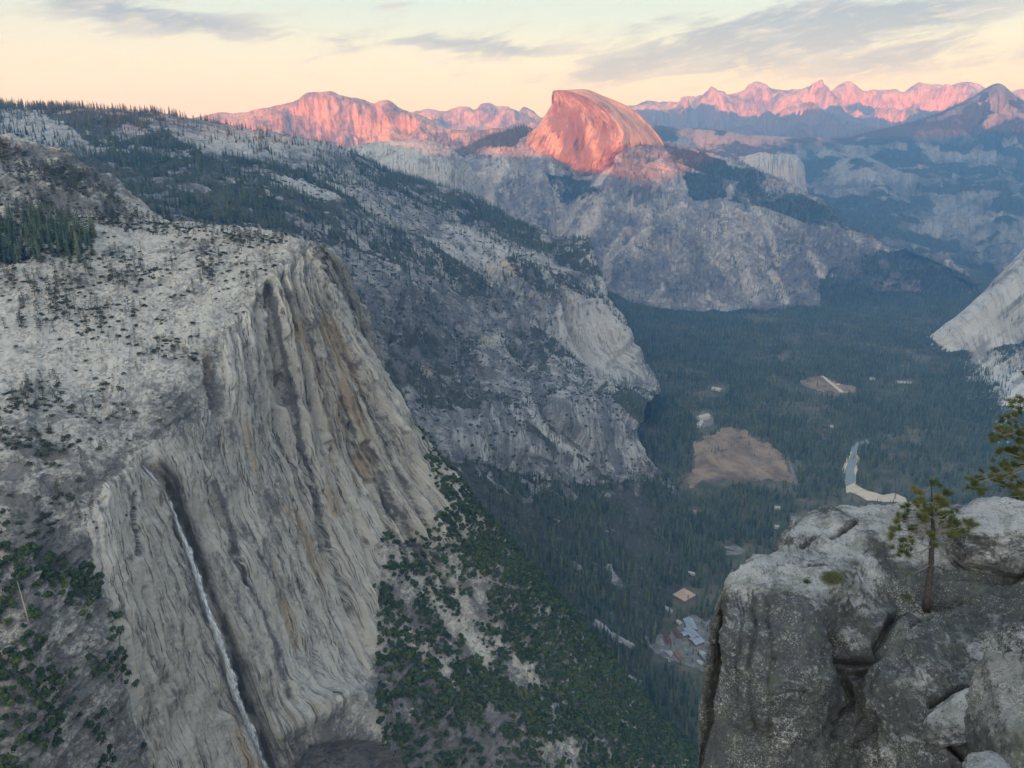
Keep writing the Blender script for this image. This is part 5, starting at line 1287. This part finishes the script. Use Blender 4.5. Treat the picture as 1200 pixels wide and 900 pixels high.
house('village_hall', (795,693), (809,701), 42, 7, 0, M_roofs['tan'], M_wallw, 'large flat tan-roofed building among the trees above the village', flatroof=True)
house('village_building', (779,711), (787,716), 9, 4, 2, M_roofs['white'], M_wallc, 'long pale roofed shed just below the tan roof')
house('village_building', (745,695), (753,697), 8, 4, 2, M_roofs['white'], M_wallc, 'pale roofed cabin alone in the trees left of the tan roof')
house('village_building', (785,652), (789,653), 8, 4, 2, M_roofs['white'], M_wallc, 'tiny pale cabin in the trees above the tan roof')
house('village_building', (807,670), (814,672), 8, 4, 2, M_roofs['white'], M_wallc, 'pale cabin in the trees right above the tan roof')
house('village_building', (818,774), (823,777), 8, 4, 2, M_roofs['white'], M_wallc, 'small pale cabin left of the dark slate building')
house('village_building', (783,764), (787,767), 8, 4, 2, M_roofs['white'], M_wallc, 'small pale cabin at the left edge of the car park')
house('village_building', (829,732), (834,735), 9, 4, 2, M_roofs['slate'], M_wallc, 'grey cabin behind the long lodge on its right')
house('village_building', (838,788), (843,792), 9, 4, 2, M_roofs['white'], M_wallc, 'pale cabin nearest the outcrop below the car park')
house('village_building', (794,727), (798,730), 8, 4, 2, M_roofs['white'], M_wallc, 'pale cabin left of the far end of the lodge')
house('grand_hotel', (818,489), (830,486), 22, 14, 6, M_roofs['white'], M_wallc, 'pale stone hotel at the head of the brown meadow')
house('hotel_wing', (818,499), (822,493), 16, 8, 4, M_roofs['white'], M_wallc, 'pale wing in front of the stone hotel')
house('valley_house', (835,454), (845,456), 24, 7, 3, M_roofs['white'], M_wallc, 'white building with a drive in the far forest')
house('valley_house', (906,594), (914,594.5), 12, 5, 3, M_roofs['white'], M_wallc, 'pale roofed house alone below the brown meadow')
house('valley_house', (809,599), (822,600), 16, 5, 3, M_roofs['pink'], M_wallc, 'pale red roofed house at the lower left of the brown meadow')
house('valley_house', (927,606), (941,608), 14, 5, 3, M_roofs['slate'], M_wallc, 'grey roofed house right above the outcrop')
house('valley_house', (908,616), (914,617), 12, 5, 3, M_roofs['white'], M_wallc, 'small white roofed house just above the outcrop edge')
house('valley_house', (971,499), (976,499), 14, 5, 3, M_roofs['white'], M_wallc, 'small white house in the forest above the river')
house('valley_house', (1020,443), (1025,444), 18, 5, 3, M_roofs['white'], M_wallc, 'far white house right of the small meadow')
house('valley_house', (1052,447), (1068,448), 16, 5, 3, M_roofs['white'], M_wallc, 'long far white building near the right forest edge')
house('valley_house', (850,641), (860,643), 12, 5, 3, M_roofs['slate'], M_wallw, 'dark roofed house in the trees left of the outcrop top')
# cars
def car_mesh(paint):
    V = []; F = []
    def prof(y0, y1, pts):
        k = len(V); n = len(pts)
        for y in (y0, y1):
            for x, z in pts: V.append((x, y, z))
        F.append(tuple(k+i for i in range(n))); F.append(tuple(k+n+i for i in reversed(range(n))))
        for i in range(n): F.append((k+i, k+n+i, k+n+(i+1) % n, k+(i+1) % n))
        return 2+n
    nb = prof(-.9, .9, [(-2.2,.35),(2.2,.35),(2.25,.8),(1.2,.95),(-2.15,1.0)])
    ng = prof(-.78, .78, [(-1.9,1.0),(.95,.95),(.35,1.5),(-1.5,1.52)])
    for x in (-1.35, 1.35):
        for y in (-.85, .85):
            k = len(V)
            for yy in (y-.1, y+.1):
                for i in range(8): V.append((x+.34*math.cos(i*.785), yy, .34+.34*math.sin(i*.785)))
            F.append(tuple(k+i for i in range(8))); F.append(tuple(k+8+i for i in reversed(range(8)))); F += [(k+i, k+8+i, k+8+(i+1) % 8, k+(i+1) % 8) for i in range(8)]
    me = bpy.data.meshes.new('parked_car'); me.from_pydata(V, [], F)
    for m_ in (paint, M_glass, M_tyre): me.materials.append(m_)
    me.polygons.foreach_set('material_index', [0]*nb+[1]*(ng-1)+[0]+[2]*(len(F)-nb-ng)); me.update(); return me
M_tyre = flat_mat('tyre', (.03, .03, .03))
CM = [(nm, car_mesh(flat_mat(nm+'_car_paint', c_, .35, .03, 1, .5))) for nm, c_ in (('white', (.8, .8, .8)), ('silver', (.5, .52, .55)), ('dark', (.05, .055, .07)), ('red', (.35, .04, .03)))]
rows_c = [((774,762),(789,764),9,'in the row at the left edge of the car park'), ((812,762),(822,763),6,'in the row below the grey lodge'), ((775,748),(777,756),5,'beside the far left red roof'),
          ((795,728),(799,733),5,'left of the far lodge block'), ((832,742),(846,743),9,'in the row at the right of the car park'), ((803,757),(806,769),4,'beside the near brown cabin'), ((786,701),(790,697),4,'at the corner of the tan roofed hall'), ((782,770),(785,776),3,'on the dirt below the car park')]
for (a, b, n, wh) in rows_c:
    for i in range(n):
        f = (i+.5)/n; k = random.choices(range(4), (6, 3, 3, 1))[0]
        p = Z(a[0]+(b[0]-a[0])*f, a[1]+(b[1]-a[1])*f, .02); o = bpy.data.objects.new('parked_car', CM[k][1]); col.objects.link(o)
        o.location = p; o.rotation_euler = (0, 0, math.atan2(b[1]-a[1], b[0]-a[0])+1.4+random.uniform(-.06, .06)); tag(o, '%s car parked %s' % (CM[k][0], wh), 'car', 'cars parked '+wh)
# ================================================================== SKY, SUN, HAZE, CAMERA
W = bpy.data.worlds.new('World'); scene.world = W; W.use_nodes = True
T = W.node_tree; T.nodes.clear()
def wn(ty, **k):
    x = T.nodes.new(ty)
    for a, v in k.items(): setattr(x, a, v)
    return x
def wput(s, v):
    if isinstance(v, bpy.types.NodeSocket): T.links.new(v, s)
    elif v is not None: s.default_value = v
def wm(op, a, b=None, c=None, clamp=False):
    x = wn('ShaderNodeMath', operation=op, use_clamp=clamp); wput(x.inputs[0], a); wput(x.inputs[1], b)
    if c is not None: wput(x.inputs[2], c)
    return x.outputs[0]
def wmix(f, a, b):
    x = wn('ShaderNodeMix', data_type='RGBA'); wput(x.inputs[0], f)
    for i, v in ((6, a), (7, b)): wput(x.inputs[i], v+(1,) if isinstance(v, tuple) else v)
    return x.outputs[2]
def wsm(f, a, b):
    x = wn('ShaderNodeMapRange', interpolation_type='SMOOTHSTEP'); wput(x.inputs[0], f); x.inputs[1].default_value = a; x.inputs[2].default_value = b
    return x.outputs[0]
tc = wn('ShaderNodeTexCoord').outputs['Generated']
sep = wn('ShaderNodeSeparateXYZ'); wput(sep.inputs[0], tc)
X, Y, Zz = sep.outputs
hyp = wm('SQRT', wm('ADD', wm('MULTIPLY', X, X), wm('MULTIPLY', Y, Y)))
el = wm('MULTIPLY', wm('ARCTAN2', Zz, hyp), 57.2958)        # elevation in degrees
azi = wm('MULTIPLY', wm('ARCTAN2', X, Y), 57.2958)          # 0 = along the view, + right
# clear evening sky: peach belt low down, pale yellow above it, pale blue overhead
rmp = wn('ShaderNodeValToRGB'); wput(rmp.inputs[0], wm('DIVIDE', el, 90.0, clamp=True))
cr_ = rmp.color_ramp; cr_.interpolation = 'EASE'
stops = [(-.0, (.82,.56,.46)), (2.2/90, (.90,.64,.46)), (4.0/90, (.88,.74,.50)), (6.0/90, (.77,.74,.58)), (8.5/90, (.62,.71,.69)), (12/90, (.52,.64,.72)), (22/90, (.48,.62,.78)), (90/90, (.42,.60,.90))]
while len(cr_.elements) < len(stops): cr_.elements.new(.5)
for e, (p_, c_) in zip(cr_.elements, stops): e.position = max(0, p_); e.color = c_+(1,)
skyc = rmp.outputs[0]
# brighter yellow to the right, above the high range
skyc = wmix(wm('MULTIPLY', wm('MULTIPLY', wsm(azi, 5, 30), wsm(el, 8, 3)), .55), skyc, (.93,.80,.52))
# the western sky behind the viewer still glows; overhead it is a dim blue
dt = wn('ShaderNodeVectorMath', operation='DOT_PRODUCT'); wput(dt.inputs[0], tc); dt.inputs[1].default_value = (-.45, -.84, .30)
lobe = wm('POWER', wm('MAXIMUM', dt.outputs['Value'], 0.0), 2.5)
skyc = wmix(wm('MULTIPLY', wsm(Y, .1, -.5), .75), skyc, (.36, .44, .58))
skyc = wmix(wm('MULTIPLY', lobe, 1.0, clamp=True), skyc, (2.85, 3.0, 3.15))
skyc = wmix(wm('MULTIPLY', wsm(el, 4.5, 1.0), wsm(dt.outputs['Value'], .35, .85)), skyc, (6.0, 2.2, .6))
# clouds, streaked by the wind: noise in azimuth / elevation, gathered in banks
def bank(a0, e0, ra, re, tilt):
    t = R(tilt); da = wm('SUBTRACT', azi, a0); de = wm('SUBTRACT', el, e0)
    u = wm('DIVIDE', wm('ADD', wm('MULTIPLY', da, math.cos(t)), wm('MULTIPLY', de, math.sin(t))), ra)
    v = wm('DIVIDE', wm('SUBTRACT', wm('MULTIPLY', de, math.cos(t)), wm('MULTIPLY', da, math.sin(t))), re)
    return wm('POWER', 2.718, wm('MULTIPLY', wm('ADD', wm('MULTIPLY', u, u), wm('MULTIPLY', v, v)), -1.0))
def AE(px, py):
    d = ray(px, py); h = math.hypot(d[0], d[1])
    return math.degrees(math.atan2(d[0], d[1])), math.degrees(math.atan2(d[2], h))
BANKS = [(205,24,95,13,-4,1.5),(540,52,80,11,-3,1.7),(130,12,60,7,-6,.9),(405,52,16,8,0,.75),(610,60,22,5,0,.6),(905,40,150,26,6,1.7),(1000,28,110,20,4,1.5),(720,82,60,12,8,1.6),(1040,70,70,12,10,1.4),(790,28,60,8,0,.6),(1150,78,60,8,3,.35),(20,75,40,5,0,.45),(450,84,14,4,0,.5),(0,52,14,4,0,.5),(1180,48,50,10,0,.5),(430,5,90,8,0,.4),(870,80,60,9,4,.8),(360,33,30,5,0,.4)]
tot = None
for (bx, by, rx, ry, tl, q) in BANKS:
    a0, e0 = AE(bx, by)
    g = wm('MULTIPLY', bank(a0, e0, rx/15.2, ry/15.2, tl), q)
    tot = g if tot is None else wm('ADD', tot, g)
cv = wn('ShaderNodeCombineXYZ')
shear = wm('SUBTRACT', el, wm('MULTIPLY', azi, .16))
wput(cv.inputs[0], wm('MULTIPLY', azi, .16)); wput(cv.inputs[1], wm('MULTIPLY', shear, .75)); cv.inputs[2].default_value = 3.3
def wnoise(v, sc, det, ro, di=0):
    x = wn('ShaderNodeTexNoise'); wput(x.inputs['Vector'], v); x.inputs['Scale'].default_value = sc; x.inputs['Detail'].default_value = det
    x.inputs['Roughness'].default_value = ro; x.inputs['Distortion'].default_value = di
    return x.outputs['Fac']
n1 = wnoise(cv.outputs[0], 1.1, 9, .58, .5); n2 = wnoise(cv.outputs[0], 4.5, 7, .6, .6)
dens = wm('ADD', wm('ADD', wm('MULTIPLY', n1, 3.0), wm('MULTIPLY', n2, 1.1)), wm('MULTIPLY', tot, .55))
cov = wsm(dens, 2.16, 2.86)
cloudc = wmix(wsm(el, 3.5, 8.5), (.34,.24,.28), (.235,.215,.28))
cloudc = wmix(wsm(n2, .50, .80), cloudc, (.60,.47,.45))
infront = wsm(Y, 0, .3)
skyc2 = wmix(wm('MULTIPLY', wm('MULTIPLY', cov, .92), infront), skyc, cloudc)
# thin bright veil between the banks
veil = wsm(wm('ADD', n1, wm('MULTIPLY', n2, .3)), .62, .85)
skyc2 = wmix(wm('MULTIPLY', wm('MULTIPLY', veil, .35), infront), skyc2, (.92,.84,.72))
ns = wn('ShaderNodeTexSky'); ns.sky_type = 'NISHITA'; ns.sun_disc = False; ns.sun_elevation = R(3.5); ns.sun_rotation = R(200); ns.altitude = 2200
b1 = wn('ShaderNodeBackground'); wput(b1.inputs[0], skyc2); b1.inputs[1].default_value = SKYB
b2 = wn('ShaderNodeBackground'); wput(b2.inputs[0], ns.outputs[0]); b2.inputs[1].default_value = .05
ad = wn('ShaderNodeAddShader'); wput(ad.inputs[0], b1.outputs[0]); wput(ad.inputs[1], b2.outputs[0])
out = wn('ShaderNodeOutputWorld'); T.links.new(ad.outputs[0], out.inputs[0])

sd = bpy.data.lights.new('sun', 'SUN'); sd.energy = 5.0; sd.color = (1, .27, .02); sd.angle = R(.5)
so = bpy.data.objects.new('sun', sd); col.objects.link(so)
e = R(3.5); tr = Vector((math.sin(az)*math.cos(e), math.cos(az)*math.cos(e), -math.sin(e)))
so.rotation_euler = tr.to_track_quat('-Z', 'Y').to_euler()

if HAZE:
    x0, x1, y0, y1, z0, z1 = -12500, 27000, -9600, 27000, -400, 2900
    V = [(x, y, z) for z in (z0, z1) for y in (y0, y1) for x in (x0, x1)]
    F = [(0,2,3,1),(4,5,7,6),(0,1,5,4),(2,6,7,3),(0,4,6,2),(1,3,7,5)]
    hm = bpy.data.materials.new('haze'); hm.use_nodes = True; ht = hm.node_tree; ht.nodes.clear()
    pv = ht.nodes.new('ShaderNodeVolumePrincipled'); ho = ht.nodes.new('ShaderNodeOutputMaterial')
    pv.inputs['Color'].default_value = (.15, .42, .95, 1); pv.inputs['Density'].default_value = HAZE; pv.inputs['Anisotropy'].default_value = .15; pv.inputs['Absorption Color'].default_value = (1, 1, 1, 1)
    pv.inputs['Density Attribute'].default_value = ''; hm.cycles.homogeneous_volume = True
    ht.links.new(pv.outputs[0], ho.inputs['Volume'])
    o = mesh_obj('haze', V, F, hm); tag(o, kind='stuff')

cd = bpy.data.cameras.new('camera'); cd.sensor_width = 36; cd.lens = FPX/1200*36; cd.clip_start = .1; cd.clip_end = 200000
co = bpy.data.objects.new('camera', cd); col.objects.link(co); co.location = (0, 0, CAMZ); co.rotation_euler = (R(90)-PITCH, 0, 0)
scene.camera = co; tick("end")
scene.render.resolution_x = 1024; scene.render.resolution_y = 768
scene.view_settings.view_transform = 'Standard'; scene.view_settings.look = 'None'; scene.view_settings.gamma = 1; scene.view_settings.exposure = .72
scene.cycles.max_bounces = 5; scene.cycles.diffuse_bounces = 2; scene.cycles.volume_bounces = 1
scene.cycles.use_adaptive_sampling = True; scene.cycles.adaptive_threshold = .02; scene.cycles.time_limit = 850
scene.cycles.use_denoising = True; scene.cycles.denoiser = 'OPENIMAGEDENOISE'; scene.cycles.denoising_input_passes = 'RGB_ALBEDO_NORMAL'; scene.cycles.denoising_prefilter = 'ACCURATE'
